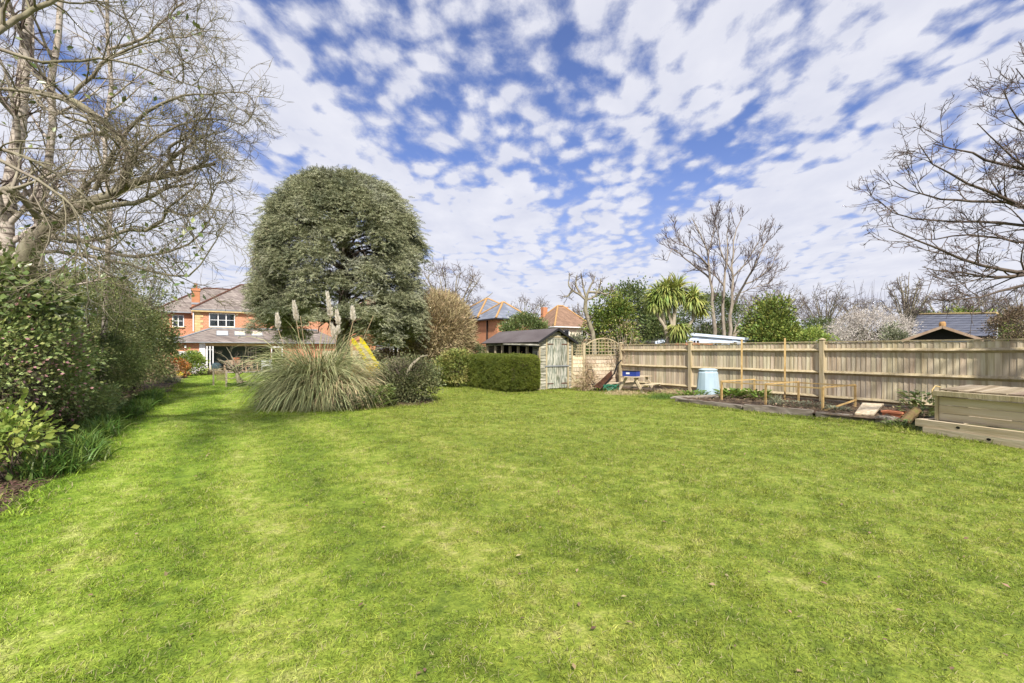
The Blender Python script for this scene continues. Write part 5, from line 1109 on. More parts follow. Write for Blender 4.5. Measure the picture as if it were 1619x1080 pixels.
# ================================================================== CEDAR
def cedar():
    c = (4.80, 23.1); b = gz(*c); t = thing('cedar_tree', 'big dome shaped blue green cedar with drooping branches on the lawn', 'tree', (*c, b)); r = rng(50)
    H0, H1, RW = 2.85, 9.3, 3.42
    def prof(z): return np.interp(z, [2.3, 3.0, 4.5, 6.0, 7.4, 8.0, 8.6, 9.0, 9.35], [2.95, 3.12, 3.24, 3.22, 2.95, 2.66, 2.12, 1.5, .3])
    # trunk and limbs
    tk = [(c[0]+.0, c[1], b-.1), (c[0]+.03, c[1], 1.2), (c[0]-.02, c[1], 3), (c[0]+.1, c[1], 5.5), (c[0], c[1], 8.2)]
    G().tube([Vector(p) for p in tk], [.36, .30, .25, .15, .04], 12).build('trunk', MT['bark'], t, True)
    Ps, Rs = [], []
    for i in range(120):
        z0 = r.uniform(1.9, 8.2); a = r.uniform(0, 6.28); z1 = min(z0+r.uniform(-.2, .9), 9.0); rad = float(prof(np.array(z1)))*.93; k = np.linspace(0, 1, 9)
        x = c[0]+np.cos(a)*rad*k; y = c[1]+np.sin(a)*rad*k; z = z0+(z1-z0)*k+.55*np.sin(k*3.0)-.35*k**3
        Ps.append(np.stack([x, y, z], 1)+r.normal(size=(9, 3))*.05); Rs.append((.03+.05*(1-z0/10))*(1-.8*k)+.008)
    V, F = tubes(Ps, Rs, 5); put('branches', V, F, MT['darkbark'], t)
    # foliage: flat pads set at the ends of side branches, on and inside the dome
    n = 700; zz = H0+(H1-H0-.05)*r.uniform(0, 1, n)**.95; rad = prof(zz); a = r.uniform(0, 6.28, n); f = np.where(r.uniform(size=n) < .84, r.uniform(.90, 1.08, n), r.uniform(.5, .9, n))
    lobe = 1+.03*np.sin(a*5+zz*1.3)+.02*np.sin(a*9-zz*2.1)
    PC = np.stack([c[0]+np.cos(a)*rad*f*lobe, c[1]+np.sin(a)*rad*f*lobe, zz], 1); OUT = np.stack([np.cos(a), np.sin(a), np.zeros(n)], 1)
    kp = wob3(PC, 1.9, 2.0) < .8; PC, OUT = PC[kp], OUT[kp]
    top = r.uniform(size=70); at_ = r.uniform(0, 6.28, 70); rt = 2.0*np.sqrt(top); PT = np.stack([c[0]+rt*np.cos(at_), c[1]+rt*np.sin(at_), 9.25-.28*(rt/1.6)**2], 1)
    PC = np.concatenate([PC, PT]); OUT = np.concatenate([OUT, np.stack([np.cos(at_), np.sin(at_), np.full(70, .3)], 1)])
    # drooping lower right and lower left skirts
    for (px, py, d0, m_) in ((618, 508, 22.5, 38), (602, 522, 21.5, 26), (620, 500, 22.8, 16), (442, 498, 22, 18), (458, 508, 21.5, 16)):
        q = np.array(at(px, py, d0)); PC = np.concatenate([PC, q+r.normal(size=(m_, 3))*np.array([.5, .6, .42])]); o2 = unit(q-np.array([c[0], c[1], q[2]])); OUT = np.concatenate([OUT, np.repeat(o2[None], m_, 0)])
    m = 92; idx = np.repeat(np.arange(len(PC)), m); rr_ = r.uniform(.28, .52, len(PC))[idx]
    side = np.stack([-OUT[:, 1], OUT[:, 0], np.zeros(len(OUT))], 1)[idx]; o_ = OUT[idx]; u = r.normal(size=len(idx))*.55; v = r.normal(size=len(idx))*.55
    P = PC[idx]+o_*(u*rr_)[:, None]+side*(v*rr_*1.15)[:, None]; P[:, 2] += r.normal(size=len(idx))*.12-.22*np.clip(u, -.5, 2)**2-.05*v*v
    D = unit(o_*r.uniform(.2, 1.2, (len(idx), 1))+side*r.normal(size=(len(idx), 1))*.8+np.array([0, 0, .25])-np.array([0, 0, 1])*np.clip(u, 0, 1)[:, None]*.7+r.normal(size=P.shape)*.2)
    keep = P[:, 2] > 1.75+b; V, F = scatter(T_CEDAR, P[keep], D[keep], .27, r); put('crown', V, F, MT['cedar'], t)
cedar()
tag(put('slender_trunk', *(lambda q: (q.V, q.F))(G().tube([at(625, 596, 24), at(626, 570, 24), at(625, 530, 24)], [.10, .08, .07], 8)), MT['darkbark']), 'thin dark tree trunk standing under the lower right skirt of the cedar', 'tree trunk')
# little orchard tree with its ring of leaves and the posts beside it
p = gp(379, 611); d0 = p.x*SF+p.y*CF
def pp(px, py, dd=0.0): return at(px, py, d0+dd)
orl = [([p-Vector((0, 0, .05)), pp(377, 600), pp(375, 590)], .10, .075), ([pp(375, 590), pp(368, 586), pp(360, 580, .2), pp(352, 574, .3), pp(344, 568, .3)], .05, .02), ([pp(375, 590), pp(366, 578, -.2), pp(356, 572, -.3), pp(347, 570, -.4)], .055, .03),
       ([pp(375, 590), pp(380, 585, .1), pp(387, 580, .2), pp(389, 574, .2)], .04, .015), ([pp(375, 588), pp(372, 575), pp(367, 565, .1), pp(362, 556, .2), pp(358, 549, .2)], .04, .012), ([pp(366, 578, -.2), pp(358, 566, -.2), pp(350, 560, -.3), pp(343, 557, -.3)], .03, .01),
       ([pp(376, 586), pp(382, 570, -.2), pp(388, 560, -.2), pp(389, 550, -.2)], .03, .01), ([pp(374, 595), pp(367, 599, -.2), pp(360, 598, -.3)], .03, .012)]
bare_tree('orchard_tree', 'small gnarled leafless fruit tree on the lawn in front of the patio', tuple(p), orl, [dict(n=4, length=.45, ang=(.4, 1.1), kpts=5, wig=.3, trop=.3, minr=.008), dict(n=4, length=.22, ang=(.4, 1.1), kpts=4, wig=.3, trop=.3, minr=.006)], 52, 'bark', 'lichen_twig')
broad_plant('ground_cover', 'small ring of dark green leaves round the foot of the fruit tree', tuple(p+Vector((.15, -.15, 0))), 700, .62, .09, 'strap', 96, .14)
nf = thing('tree_guard', 'two short posts with brown netting between them beside the fruit tree', 'tree guard', tuple(gp(347, 609)))
qa_, qb_ = gp(337.5, 609.5), gp(358, 611.5)
for q in (qa_, qb_): G().bar((q.x, q.y, q.z-.05), (q.x, q.y, q.z+.72), .07).build('post', MT['palebark'], nf)
G().bar((qa_.x, qa_.y, qa_.z+.68), (qb_.x, qb_.y, qb_.z+.68), .03).build('rail', MT['palebark'], nf)
g = G(); up_ = Vector((0, 0, 1))
for k in range(14): a = qa_.lerp(qb_, .25+k*.055); g.bar(a+up_*.25, a+up_*.66, .012)
for k in range(9): g.bar(qa_.lerp(qb_, .22)+up_*(.25+k*.05), qb_+up_*(.25+k*.05), .01)
g.build('net', MT['netting'], nf)

# ================================================================== LEFT BORDER
shrub('flowering_currant', 'sprawling shrub with fresh green leaves and pink flower clusters in the left border', 'shrub', (-3.05, 11.0, 1.12), (.92, 3.0, 1.22), 26000, .062, 'currant', 101, 170, .34, .55, 40, .02, T_SMALL, 'darkbark', ('pink', 1500, .055), base=0)
shrub('lime_shrub', 'small shrub with pale lime green pointed leaves at the left edge of the photo', 'shrub', (-2.12, 7.7, .45), (.34, .5, .45), 900, .095, 'limeleaf', 102, 24, .18, .4, 8, .01, T_LEAF, base=0)
shrub('laurel_bush', 'taller shrub with large glossy leaves above the pink flowers', 'shrub', (-3.4, 11.2, 2.35), (1.0, 2.6, .7), 5500, .125, 'laurel', 103, 90, .4, .3, 14, .025, T_LEAF, base=0)
shrub('dark_viburnum', 'big dark evergreen bush beside the lawn behind the pink flowering shrub', 'shrub', (-3.0, 17.3, 1.65), (1.25, 2.9, 1.9), 34000, .062, 'pitt', 104, 210, .36, .75, 16, .03, T_SMALL, base=0)
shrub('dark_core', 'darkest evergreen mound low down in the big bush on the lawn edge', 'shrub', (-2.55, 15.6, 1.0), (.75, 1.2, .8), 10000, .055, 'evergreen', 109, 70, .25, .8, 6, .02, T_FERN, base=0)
shrub('evergreen_bush', 'olive green evergreen bush furthest along the left border', 'shrub', (-2.95, 23.6, 1.5), (1.2, 3.4, 1.9), 22000, .085, 'pitt', 105, 150, .42, .75, 12, .03, T_SMALL, base=gz(0, 23))
shrub('mixed_low_shrub', 'low mixed green plants spilling from the border below the big bush', 'shrub', (-2.4, 13.4, .35), (.42, 1.5, .42), 6500, .065, 'currant', 106, 60, .2, .5, 10, .012, T_LEAF, base=0)
shrub('dry_shrub', 'bare brown and grey shrub at the far end of the left border', 'shrub', (-2.6, 30.5, .45), (.6, 1.1, .6), 4500, .09, 'dry', 107, 40, .3, .5, 16, .015, T_THIN)
shrub('orange_shrub', 'orange brown leaved shrub near the house end of the border', 'shrub', (-2.45, 36.0, .3), (.55, .7, .6), 3500, .10, 'orange', 108, 40, .3, .5)
shrub('yellow_green_shrub', 'yellow green shrub in front of the white wall of the house', 'shrub', (-1.85, 40.0, .55), (.9, .8, .85), 4500, .12, 'limeleaf', 110, 40, .3, .6)
ground_clump('phormium', 'clump of cream striped strap leaves beside the patio', 'plant', (-.75, 41.2, gz(0, 41)), 260, .75, .04, 'straw', 111, .35, .8)
ground_clump('blue_green_clump', 'blue green strap leaves at the lawn edge far down the border', 'plant', (-2.15, 28.6, gz(0, 28)), 220, .55, .02, 'ghost', 112, .22, .6)
for k, (px, py) in enumerate(((286, 588.5), (281, 599.5))):
    q = gp(px, py+2); q = Vector((min(q.x, -1.95), q.y, q.z)); t = shrub('daffodils', ('small clump of yellow daffodils nearer the house', 'small clump of yellow daffodils in front of the orange shrub')[k], 'flowers', (q.x, q.y, q.z+.35), (.18, .18, .10), 60, .10, 'yflower', 113+k, 10, .1, .2, 12, .006, T_LEAF, 'strap', base=q.z)
# strap leaved clumps along the lawn edge
sp0 = None; r = rng(115)
protos = []
for i in range(3):
    rr_ = rng(116+i); n = 150; P = rr_.normal(size=(n, 3))*np.array([.09, .09, 0]); D = rr_.normal(size=(n, 3))*np.array([.5, .5, 0])+np.array([0, 0, 1.3]); V, F = ribbons(rr_, P, D, .36, .014, 6, .5); m_ = mesh_np('strap_clump', V, F); m_.materials.append(MT['strap']); protos.append(m_)
y = 7.6; i = 0
while y < 19.5:
    o = link('strap_clump', protos[i % 3], None, None, (lawn_l(y)+.02-abs(r.normal())*.16, y, .0), (0, 0, r.uniform(0, 6.28)), (r.uniform(.7, 1.1),)*3)
    tag(o, 'tuft of arching dark green strap leaves along the left lawn edge', 'plant', 'strap leaved clumps along the left lawn edge'); y += .18+.08*r.uniform(); i += 1
# boundary hedge behind everything on the left
r = rng(120); n = 60000; yv = r.uniform(3, 50, n); zv = r.uniform(0, 1, n); P = np.stack([-5.0+r.normal(size=n)*.25, yv, zv*(2.3+.4*np.sin(yv*.8)+.3*np.sin(yv*2.1))], 1)
V, F = scatter(T_SMALL, P, r.normal(size=P.shape)+np.array([.6, 0, .2]), .13, r)
hd_ = thing('boundary_hedge', 'tall dark hedge along the left boundary behind the border shrubs', 'hedge', (-5, 26, 0)); put('foliage', V, F, MT['evergreen'], hd_)
G().box(-5.6, -5.1, 3, 50, -.3, 2.0).build('inner_twigs', MT['darkbark'], hd_)
shrub('grey_green_tree', 'airy small tree with grey green leaves above the far left border', 'tree', (-3.0, 22.5, 3.7), (1.5, 2.2, 1.25), 6500, .07, 'ghost', 121, 110, .35, .3, 22, .03, T_LEAF, base=0)

# birches
bt = [dict(n=16, length=2.3, ang=(.5, 1.1), kpts=7, wig=.12, trop=.1, tmin=.25, minr=.01), dict(n=8, length=1.1, ang=(.4, .9), kpts=5, wig=.15, trop=-.1, minr=.005), dict(n=6, length=.5, ang=(.4, .9), kpts=4, wig=.2, trop=-.15, minr=.003)]
bare_tree('birch_tree', 'thickest white barked birch at the left edge of the photo', (-3.6, 13, 0), [([Vector((-3.6, 13, -.1)), at(4, 500, 9.4), at(12, 400, 9.4), at(24, 250, 9.5), at(38, 120, 9.6), at(50, -60, 9.7)], .16, .075)], bt, 130, 'birch', 'twig')
bare_tree('birch_tree', 'second slimmer white birch just right of the thickest one', (-3.3, 14, 0), [([Vector((-3.25, 13.6, -.1)), at(60, 440, 9.9), at(68, 300, 9.9), at(76, 180, 9.9), at(88, 60, 9.9), at(98, -80, 9.9)], .095, .045)], bt, 131, 'birch', 'twig')
bare_tree('birch_tree', 'slim birch stem furthest right in the left border', (-2.9, 18, 0), [([Vector((-2.95, 18.0, -.1)), at(168, 430, 13.6), at(171, 300, 13.6), at(172, 150, 13.5), at(171, -60, 13.4)], .075, .04), ([at(174, 78, 13.5), at(200, 72, 13.3), at(228, 60, 13.0), at(252, 40, 12.8), at(290, 4, 12.5)], .045, .02)], bt, 132, 'birch', 'twig')
# cherry with the long mossy limb
lim = [([Vector((-2.95, 10.9, -.1)), at(24, 480, 7.9), at(32, 430, 7.9), at(46, 398, 7.8), at(66, 368, 7.7)], .17, .14),
       ([at(62, 376, 7.7), at(85, 350, 7.6), at(120, 332, 7.5), at(160, 312, 7.4), at(200, 295, 7.3), at(245, 280, 7.1), at(295, 268, 7.0), at(340, 259, 6.9)], .115, .022),
       ([at(190, 300, 7.3), at(202, 285, 7.3), at(200, 262, 7.3), at(213, 248, 7.3), at(205, 230, 7.3), at(190, 222, 7.3), at(160, 190, 7.2), at(110, 155, 7.1), at(40, 140, 7.0)], .07, .03),
       ([at(245, 280, 7.1), at(262, 262, 7.0), at(285, 240, 6.9), at(305, 225, 6.8), at(328, 212, 6.8)], .035, .012), ([at(275, 272, 7.0), at(268, 250, 7.0), at(262, 235, 6.9), at(280, 225, 6.9), at(308, 212, 6.8)], .03, .012),
       ([at(150, 300, 7.4), at(165, 270, 7.3), at(180, 240, 7.2)], .04, .03), ([at(150, 332, 7.4), at(180, 325, 7.2), at(230, 318, 7.1), at(262, 296, 7.0), at(300, 290, 6.9)], .05, .015),
       ([at(0, 78, 5.6), at(40, 92, 5.7), at(86, 104, 5.8), at(130, 92, 5.9), at(160, 94, 6), at(200, 96, 6.1), at(260, 120, 6.2), at(320, 140, 6.3)], .021, .006),
       ([at(-30, 140, 5.5), at(30, 142, 5.6), at(85, 152, 5.8), at(130, 168, 6), at(175, 215, 6.2), at(190, 235, 6.4)], .022, .012),
       ([at(-30, 232, 5.5), at(20, 240, 5.6), at(60, 255, 5.7), at(100, 280, 5.8), at(135, 310, 5.8), at(170, 345, 5.9), at(200, 400, 6.0)], .022, .005),
       ([at(-20, 243, 5.2), at(30, 268, 5.3), at(80, 298, 5.4), at(118, 325, 5.4), at(126, 370, 5.5), at(118, 430, 5.5)], .02, .005),
       ([at(66, 372, 7.7), at(110, 384, 7.5), at(165, 372, 7.3), at(210, 362, 7.1), at(258, 362, 7.0), at(262, 330, 6.9), at(290, 305, 6.8), at(315, 290, 6.7)], .045, .01),
       ([at(110, 372, 7.5), at(160, 395, 7.3), at(220, 410, 7.1), at(280, 395, 7.0), at(312, 382, 6.9), at(330, 350, 6.8), at(350, 315, 6.8)], .035, .005),
       ([at(60, 400, 7.6), at(130, 402, 7.4), at(190, 414, 7.2), at(250, 432, 7.0), at(310, 445, 6.9), at(322, 400, 6.8), at(350, 375, 6.7), at(358, 352, 6.7)], .03, .005),
       ([at(-10, 55, 5.0), at(20, 35, 5.1), at(45, 18, 5.2), at(85, 2, 5.3), at(120, -30, 5.4)], .032, .02), ([at(-20, 310, 6.5), at(15, 296, 6.6), at(40, 318, 6.8), at(60, 345, 7)], .05, .04),
       ([at(190, 222, 7.3), at(215, 190, 7.2), at(240, 170, 7.1), at(290, 150, 7.0), at(330, 148, 6.9), at(395, 145, 6.8)], .03, .004), ([at(110, 155, 7.1), at(150, 110, 7.1), at(210, 70, 7.0), at(270, 60, 6.9), at(340, 48, 6.8)], .03, .004),
       ([at(205, 250, 7.2), at(250, 215, 7.1), at(300, 190, 7.0), at(345, 185, 6.9), at(390, 200, 6.9)], .025, .004), ([at(262, 330, 6.9), at(300, 345, 6.9), at(330, 325, 6.8), at(355, 270, 6.8)], .02, .004)]
bare_tree('cherry_tree', 'leafless cherry tree with a thick mossy limb and tangled twigs at the left', (-2.95, 10.9, 0), lim,
          [dict(n=11, length=1.15, ang=(.4, 1.2), kpts=7, wig=.22, trop=.05, tmin=.08, rratio=.5, minr=.008), dict(n=7, length=.62, ang=(.4, 1.1), kpts=6, wig=.24, trop=.05, rratio=.6, minr=.0048), dict(n=4, length=.28, ang=(.5, 1.1), kpts=4, wig=.25, trop=.1, rratio=.7, minr=.0035)], 133, 'bark', 'lichen_twig')
# a few surviving leaves among the twigs
r = rng(134); n = 420; px_, py_, dp = r.uniform(-20, 330, n), np.concatenate([r.uniform(0, 230, 130), r.uniform(350, 470, 290)]), r.uniform(6, 7.6, n)
P = np.array([tuple(at(a, b, c)) for a, b, c in zip(px_, py_, dp)]); V, F = scatter(T_LEAF, P, r.normal(size=P.shape)+np.array([0, 0, -.5]), .085, r)
put('leaves', V, F, MT['laurel'], bpy.data.objects['cherry_tree'])

# ================================================================== TREES AND SHRUBS BEYOND THE FENCE
RT = [([(1750, 700, 8.6), (1735, 430, 8.6), (1740, 250, 8.6), (1760, 60, 8.6)], .17, .08),
      ([(1738, 330, 8.6), (1680, 290, 8.4), (1619, 264, 8.2), (1590, 263, 8.1), (1545, 248, 8.0), (1508, 233, 7.9), (1475, 227, 7.9)], .05, .008),
      ([(1738, 380, 8.6), (1680, 350, 8.4), (1619, 328, 8.2), (1567, 307, 8.0), (1519, 285, 7.9), (1482, 274, 7.8), (1456, 248, 7.8), (1453, 228, 7.8)], .05, .006),
      ([(1680, 345, 8.4), (1619, 326, 8.3), (1590, 322, 8.2), (1538, 318, 8.2), (1453, 311, 8.1), (1412, 285, 8.1)], .04, .006),
      ([(1738, 420, 8.6), (1660, 372, 8.5), (1604, 350, 8.5), (1523, 352, 8.6), (1453, 348, 8.6), (1408, 341, 8.6), (1386, 314, 8.6)], .04, .006),
      ([(1738, 440, 8.6), (1680, 430, 8.3), (1619, 430, 8.0), (1582, 428, 7.9), (1538, 414, 7.8), (1501, 396, 7.7), (1456, 389, 7.7), (1405, 362, 7.7)], .055, .008),
      ([(1680, 428, 8.2), (1619, 434, 8.0), (1567, 440, 8.0), (1527, 431, 8.1), (1501, 430, 8.1), (1458, 422, 8.1)], .04, .006),
      ([(1738, 460, 8.6), (1680, 440, 8.0), (1619, 450, 7.6), (1582, 459, 7.5), (1553, 470, 7.4), (1527, 478, 7.4), (1471, 474, 7.4)], .045, .006),
      ([(1735, 300, 8.6), (1690, 240, 8.3), (1619, 203, 8.0), (1600, 185, 8.0), (1592, 160, 7.9), (1588, 145, 7.9)], .04, .006),
      ([(1738, 350, 8.6), (1660, 290, 8.3), (1619, 262, 8.1), (1585, 235, 8.0), (1563, 212, 7.9), (1545, 195, 7.9)], .04, .006),
      ([(1740, 260, 8.6), (1690, 190, 8.3), (1650, 160, 8.0), (1619, 130, 8.0), (1606, 108, 8.0)], .035, .006),
      ([(1700, 380, 8.4), (1619, 385, 8.3), (1560, 372, 8.3), (1500, 372, 8.3), (1430, 385, 8.3)], .03, .005)]
bare_tree('overhanging_tree', 'leafless tree reaching bare twiggy branches in from the right edge', tuple(Vector((at(1750, 700, 8.6).x, at(1750, 700, 8.6).y, 0))), [([at(*q) for q in pts], a, b) for pts, a, b in RT],
          [dict(n=9, length=1.0, ang=(.3, .9), kpts=7, wig=.15, trop=.12, tmin=.25, rratio=.5, minr=.007), dict(n=6, length=.5, ang=(.4, 1.0), kpts=5, wig=.18, trop=.15, rratio=.6, minr=.0065), dict(n=4, length=.17, ang=(.5, 1.1), kpts=4, wig=.22, trop=.05, rratio=.75, minr=.0055)], 140, 'darkbark', 'twig_dark')
def mb(px, py, d_): return at(px, py, d_)
# three stemmed tree
D3 = 37
L3 = [([(1133, 560, D3), (1129, 500, D3), (1123, 450, D3), (1119, 400, D3), (1112, 375, D3), (1094, 345, D3)], 0.174, 0.024), ([(1144, 560, D3), (1144, 480, D3), (1143, 440, D3), (1152, 410, D3), (1148, 385, D3), (1153, 350, D3)], 0.162, 0.024),
      ([(1152, 560, D3), (1156, 490, D3), (1159, 440, D3), (1158, 400, D3), (1160, 370, D3), (1173, 345, D3)], 0.174, 0.024), ([(1160, 480, D3), (1176, 450, D3-1), (1195, 415, D3-2), (1208, 385, D3-2), (1222, 370, D3-2)], 0.104, 0.018),
      ([(1122, 440, D3), (1105, 425, D3+1), (1085, 410, D3+1), (1062, 390, D3+1), (1054, 415, D3)], 0.081, 0.012), ([(1120, 420, D3), (1100, 400, D3-1), (1080, 385, D3-1), (1068, 372, D3-1)], 0.070, 0.012), ([(1143, 450, D3), (1125, 430, D3), (1115, 425, D3)], 0.070, 0.018),
      ([(1157, 440, D3), (1180, 415, D3), (1200, 380, D3), (1212, 360, D3)], 0.070, 0.012), ([(1176, 450, D3), (1200, 440, D3), (1222, 418, D3), (1228, 400, D3)], 0.058, 0.012), ([(1157, 430, D3), (1140, 400, D3), (1135, 370, D3), (1132, 350, D3)], 0.070, 0.012),
      ([(1156, 470, D3), (1190, 455, D3), (1218, 448, D3), (1228, 430, D3)], 0.041, 0.012), ([(1119, 400, D3), (1128, 370, D3), (1132, 345, D3)], 0.058, 0.012)]
bare_tree('tall_bare_tree', 'tall leafless tree with three pale trunks rising behind the blue cabin', tuple(Vector((at(1144, 560, D3).x, at(1144, 560, D3).y, 0))), [([mb(*q) for q in pts], a, b) for pts, a, b in L3],
          [dict(n=10, length=2.4, ang=(.3, .75), kpts=7, wig=.1, trop=.3, tmin=.2, rratio=.5, minr=.022), dict(n=5, length=1.0, ang=(.3, .8), kpts=5, wig=.12, trop=.25, rratio=.65, minr=.02), dict(n=2, length=.4, ang=(.4, 1.0), kpts=3, wig=.15, trop=.1, rratio=.75, minr=.016)], 141, 'greybark', 'twig_dark', branchm='twig_dark')
bare_tree('fallen_branch_tree', 'long pale bare branch arching right in front of the conifer', tuple(at(1156, 560, 34)), [([mb(1156, 560, 34), mb(1160, 530, 33.8), mb(1175, 516, 33.5), mb(1195, 512, 33), mb(1225, 510, 32.5), mb(1262, 502, 32)], .11, .03), ([mb(1158, 535, 33.8), mb(1165, 512, 33.6), mb(1180, 500, 33)], .08, .03)],
          [dict(n=6, length=.8, ang=(.3, .7), kpts=5, trop=.2, rratio=.5, minr=.02)], 142, 'palebark', 'palebark')
# gnarled pollard by the trellis
DG = 21.5
GL = [([(940, 560, DG), (938, 530, DG), (930, 505, DG), (924, 490, DG), (927, 470, DG)], .12, .075), ([(927, 472, DG), (930, 460, DG), (936, 448, DG), (941, 436, DG)], .06, .02), ([(926, 474, DG), (918, 466, DG), (905, 460, DG), (898, 450, DG), (901, 432, DG)], .06, .016),
      ([(905, 460, DG), (896, 470, DG), (890, 468, DG)], .05, .02), ([(927, 470, DG), (922, 455, DG), (920, 440, DG), (918, 432, DG)], .05, .015), ([(930, 462, DG), (945, 462, DG), (960, 466, DG), (975, 458, DG)], .06, .015), ([(925, 475, DG), (940, 470, DG), (948, 455, DG), (950, 440, DG)], .06, .02), ([(918, 466, DG), (910, 450, DG), (912, 435, DG)], .06, .02)]
bare_tree('gnarled_tree', 'gnarled pollarded bare tree behind the trellis fence', tuple(Vector((at(940, 560, DG).x, at(940, 560, DG).y, 0))), [([mb(*q) for q in pts], a, b) for pts, a, b in GL],
          [dict(n=6, length=.55, ang=(.4, 1.2), kpts=6, wig=.3, trop=.25, tmin=.3, rratio=.45, minr=.016), dict(n=3, length=.35, ang=(.3, 1.0), kpts=4, wig=.3, trop=.3, rratio=.6, minr=.011)], 143, 'bark', 'twig')
# evergreen masses behind the fence
def at_shrub(name, label, cat, px, pytop, d_, wpx, n, size, m, seed, z0=0.0, **k):
    c = at(px, 0, d_); zt = CAMH+(HY-pytop)*d_/FPX; rw = wpx/2*d_/FPX; return shrub(name, label, cat, (c.x, c.y, (zt+z0)/2), (rw, rw, (zt-z0)/2), n, size, m, seed, base=0 if z0 == 0 else z0-.5, **k)
at_shrub('laurel_tree', 'broad evergreen with yellow green top behind the trellis fence', 'tree', 965, 460, 24, 62, 9000, .13, 'conif', 150, nclump=90, cr=.5, inner=.75)
at_shrub('holly_tree', 'dark holly like evergreen left of the palm', 'tree', 1000, 450, 27, 72, 13000, .13, 'evergreen', 151, nclump=110, cr=.6, inner=.75)
at_shrub('evergreen_shrub', 'dark evergreen mass below the palm', 'shrub', 1048, 492, 25, 60, 7000, .12, 'evergreen', 152, nclump=70, cr=.5)
at_shrub('evergreen_shrub', 'dark brownish evergreen behind the three pale trunks', 'shrub', 1120, 468, 44, 110, 14000, .17, 'evergreen', 153, nclump=120, cr=.8, inner=.7)
at_shrub('bare_shrub', 'tangle of bare brown stems between holly and palm', 'shrub', 985, 505, 20, 60, 700, .12, 'dry', 154, nclump=50, cr=.4, tpl=T_THIN, stems=60, stem_r=.018, stem_mat='palebark')
at_shrub('golden_conifer', 'rounded green conifer right of the blue cabin', 'conifer', 1218, 474, 29, 62, 14000, .16, 'conif', 155, nclump=90, cr=.55, inner=.8)
at_shrub('golden_conifer', 'lower skirt of green conifer foliage beside the cabin roof', 'conifer', 1225, 505, 28, 80, 10000, .16, 'conif', 165, nclump=70, cr=.5, inner=.8)
at_shrub('lime_shrub', 'bright yellow green shrub showing over the fence right of the conifer', 'shrub', 1290, 519, 24, 62, 3500, .12, 'limeleaf', 156, nclump=50, cr=.3)
at_shrub('dark_hedge', 'dark clipped hedge top behind the yellow green shrub', 'hedge', 1298, 505, 36, 62, 9000, .11, 'evergreen', 157, nclump=120, cr=.4, inner=.9)
at_shrub('round_evergreen', 'rounded dark evergreen behind the shed roof', 'shrub', 829, 499, 30, 76, 14000, .12, 'laurel', 158, nclump=110, cr=.4, inner=.85)
at_shrub('blossom_tree', 'white blossoming shrub tree above the right fence', 'tree', 1378, 486, 27, 118, 16000, .12, 'blossom', 159, nclump=150, cr=.4, inner=.55, stems=60, stem_r=.03, tpl=T_THIN, stem_mat='twig')
at_shrub('green_shrub', 'grey green shrub at the right foot of the blossom', 'shrub', 1413, 515, 24, 36, 3500, .10, 'ghost', 160, nclump=40, cr=.3)
at_shrub('beech_hedge', 'tall clipped brown hedge at the far right above the fence', 'hedge', 1620, 487, 27, 90, 16000, .09, 'brownleaf', 161, nclump=200, cr=.35, inner=.92)
at_shrub('small_conifer', 'narrow dark conifer in front of the bare trees on the right', 'conifer', 1452, 480, 45, 26, 3500, .2, 'evergreen', 162, nclump=50, cr=.5)
at_shrub('far_hedge', 'yellow green foliage showing above the slate roof ridge', 'hedge', 1520, 488, 55, 120, 9000, .25, 'conif', 163, nclump=110, cr=.8)
at_shrub('garden_shrub', 'reddish bare shrub below the cream house', 'shrub', 915, 530, 30, 40, 3000, .12, 'ghost', 164, nclump=40, cr=.4)
# upright bare whips above the blossom
r = rng(166); pts, rr = [], []
for i in range(46):
    b0 = np.array(at(r.uniform(1345, 1412), 520, 29)); e0 = b0+np.array([r.normal()*.25, r.normal()*.25, r.uniform(1.4, 3.0)]); k = np.linspace(0, 1, 5)[:, None]; pts.append(b0+(e0-b0)*k+r.normal(size=(5, 3))*.03); rr.append(.014*(1-.7*k[:, 0]))
V, F = tubes(pts, rr, 3); tag(put('sapling_thicket', V, F, MT['far_twig']), 'thicket of thin upright bare shoots above the white blossom', 'saplings', kind='stuff')
# cordyline
cd_ = thing('cordyline_palm', 'cordyline palm with spiky leaf heads on pale trunks behind the fence', 'palm', tuple(Vector((at(1060, 560, 19).x, at(1060, 560, 19).y, 0)))); DC = 19
for pts, r0, r1 in (([(1058, 640), (1057, 542), (1051, 516), (1040, 500), (1037, 486)], .11, .04), ([(1064, 640), (1063, 542), (1066, 499), (1070, 470)], .11, .06), ([(1051, 516), (1047, 495), (1043, 478)], .07, .05), ([(1080, 542), (1085, 520), (1096, 505), (1096, 482)], .07, .05), ([(1055, 525), (1062, 512), (1056, 490), (1058, 470)], .06, .05)):
    G().tube([at(a, b, DC) for a, b in pts], list(np.linspace(r0, r1, len(pts))), 8).build('trunk', MT['palebark'], cd_, True)
r = rng(170)
for (px, py, n, ln) in ((1043, 472, 260, .75), (1070, 462, 260, .75), (1055, 464, 240, .72), (1096, 474, 210, .62), (1073, 518, 190, .62), (1108, 490, 110, .5), (1034, 480, 120, .5)):
    c = np.array(at(px, py, DC+r.uniform(-.3, .3))); n = int(n*1.4); a = r.uniform(0, 6.28, n); el = r.uniform(-.8, 1.5, n) if py < 510 else r.uniform(-1.2, .6, n); D = np.stack([np.cos(a)*np.cos(el), np.sin(a)*np.cos(el), np.sin(el)], 1)
    V, F = ribbons(r, np.repeat(c[None], n, 0)+D*.05, D, ln*r.uniform(.7, 1.2, n), .05, 6, .6); put('leaf_head', V, F, MT['cord'], cd_)
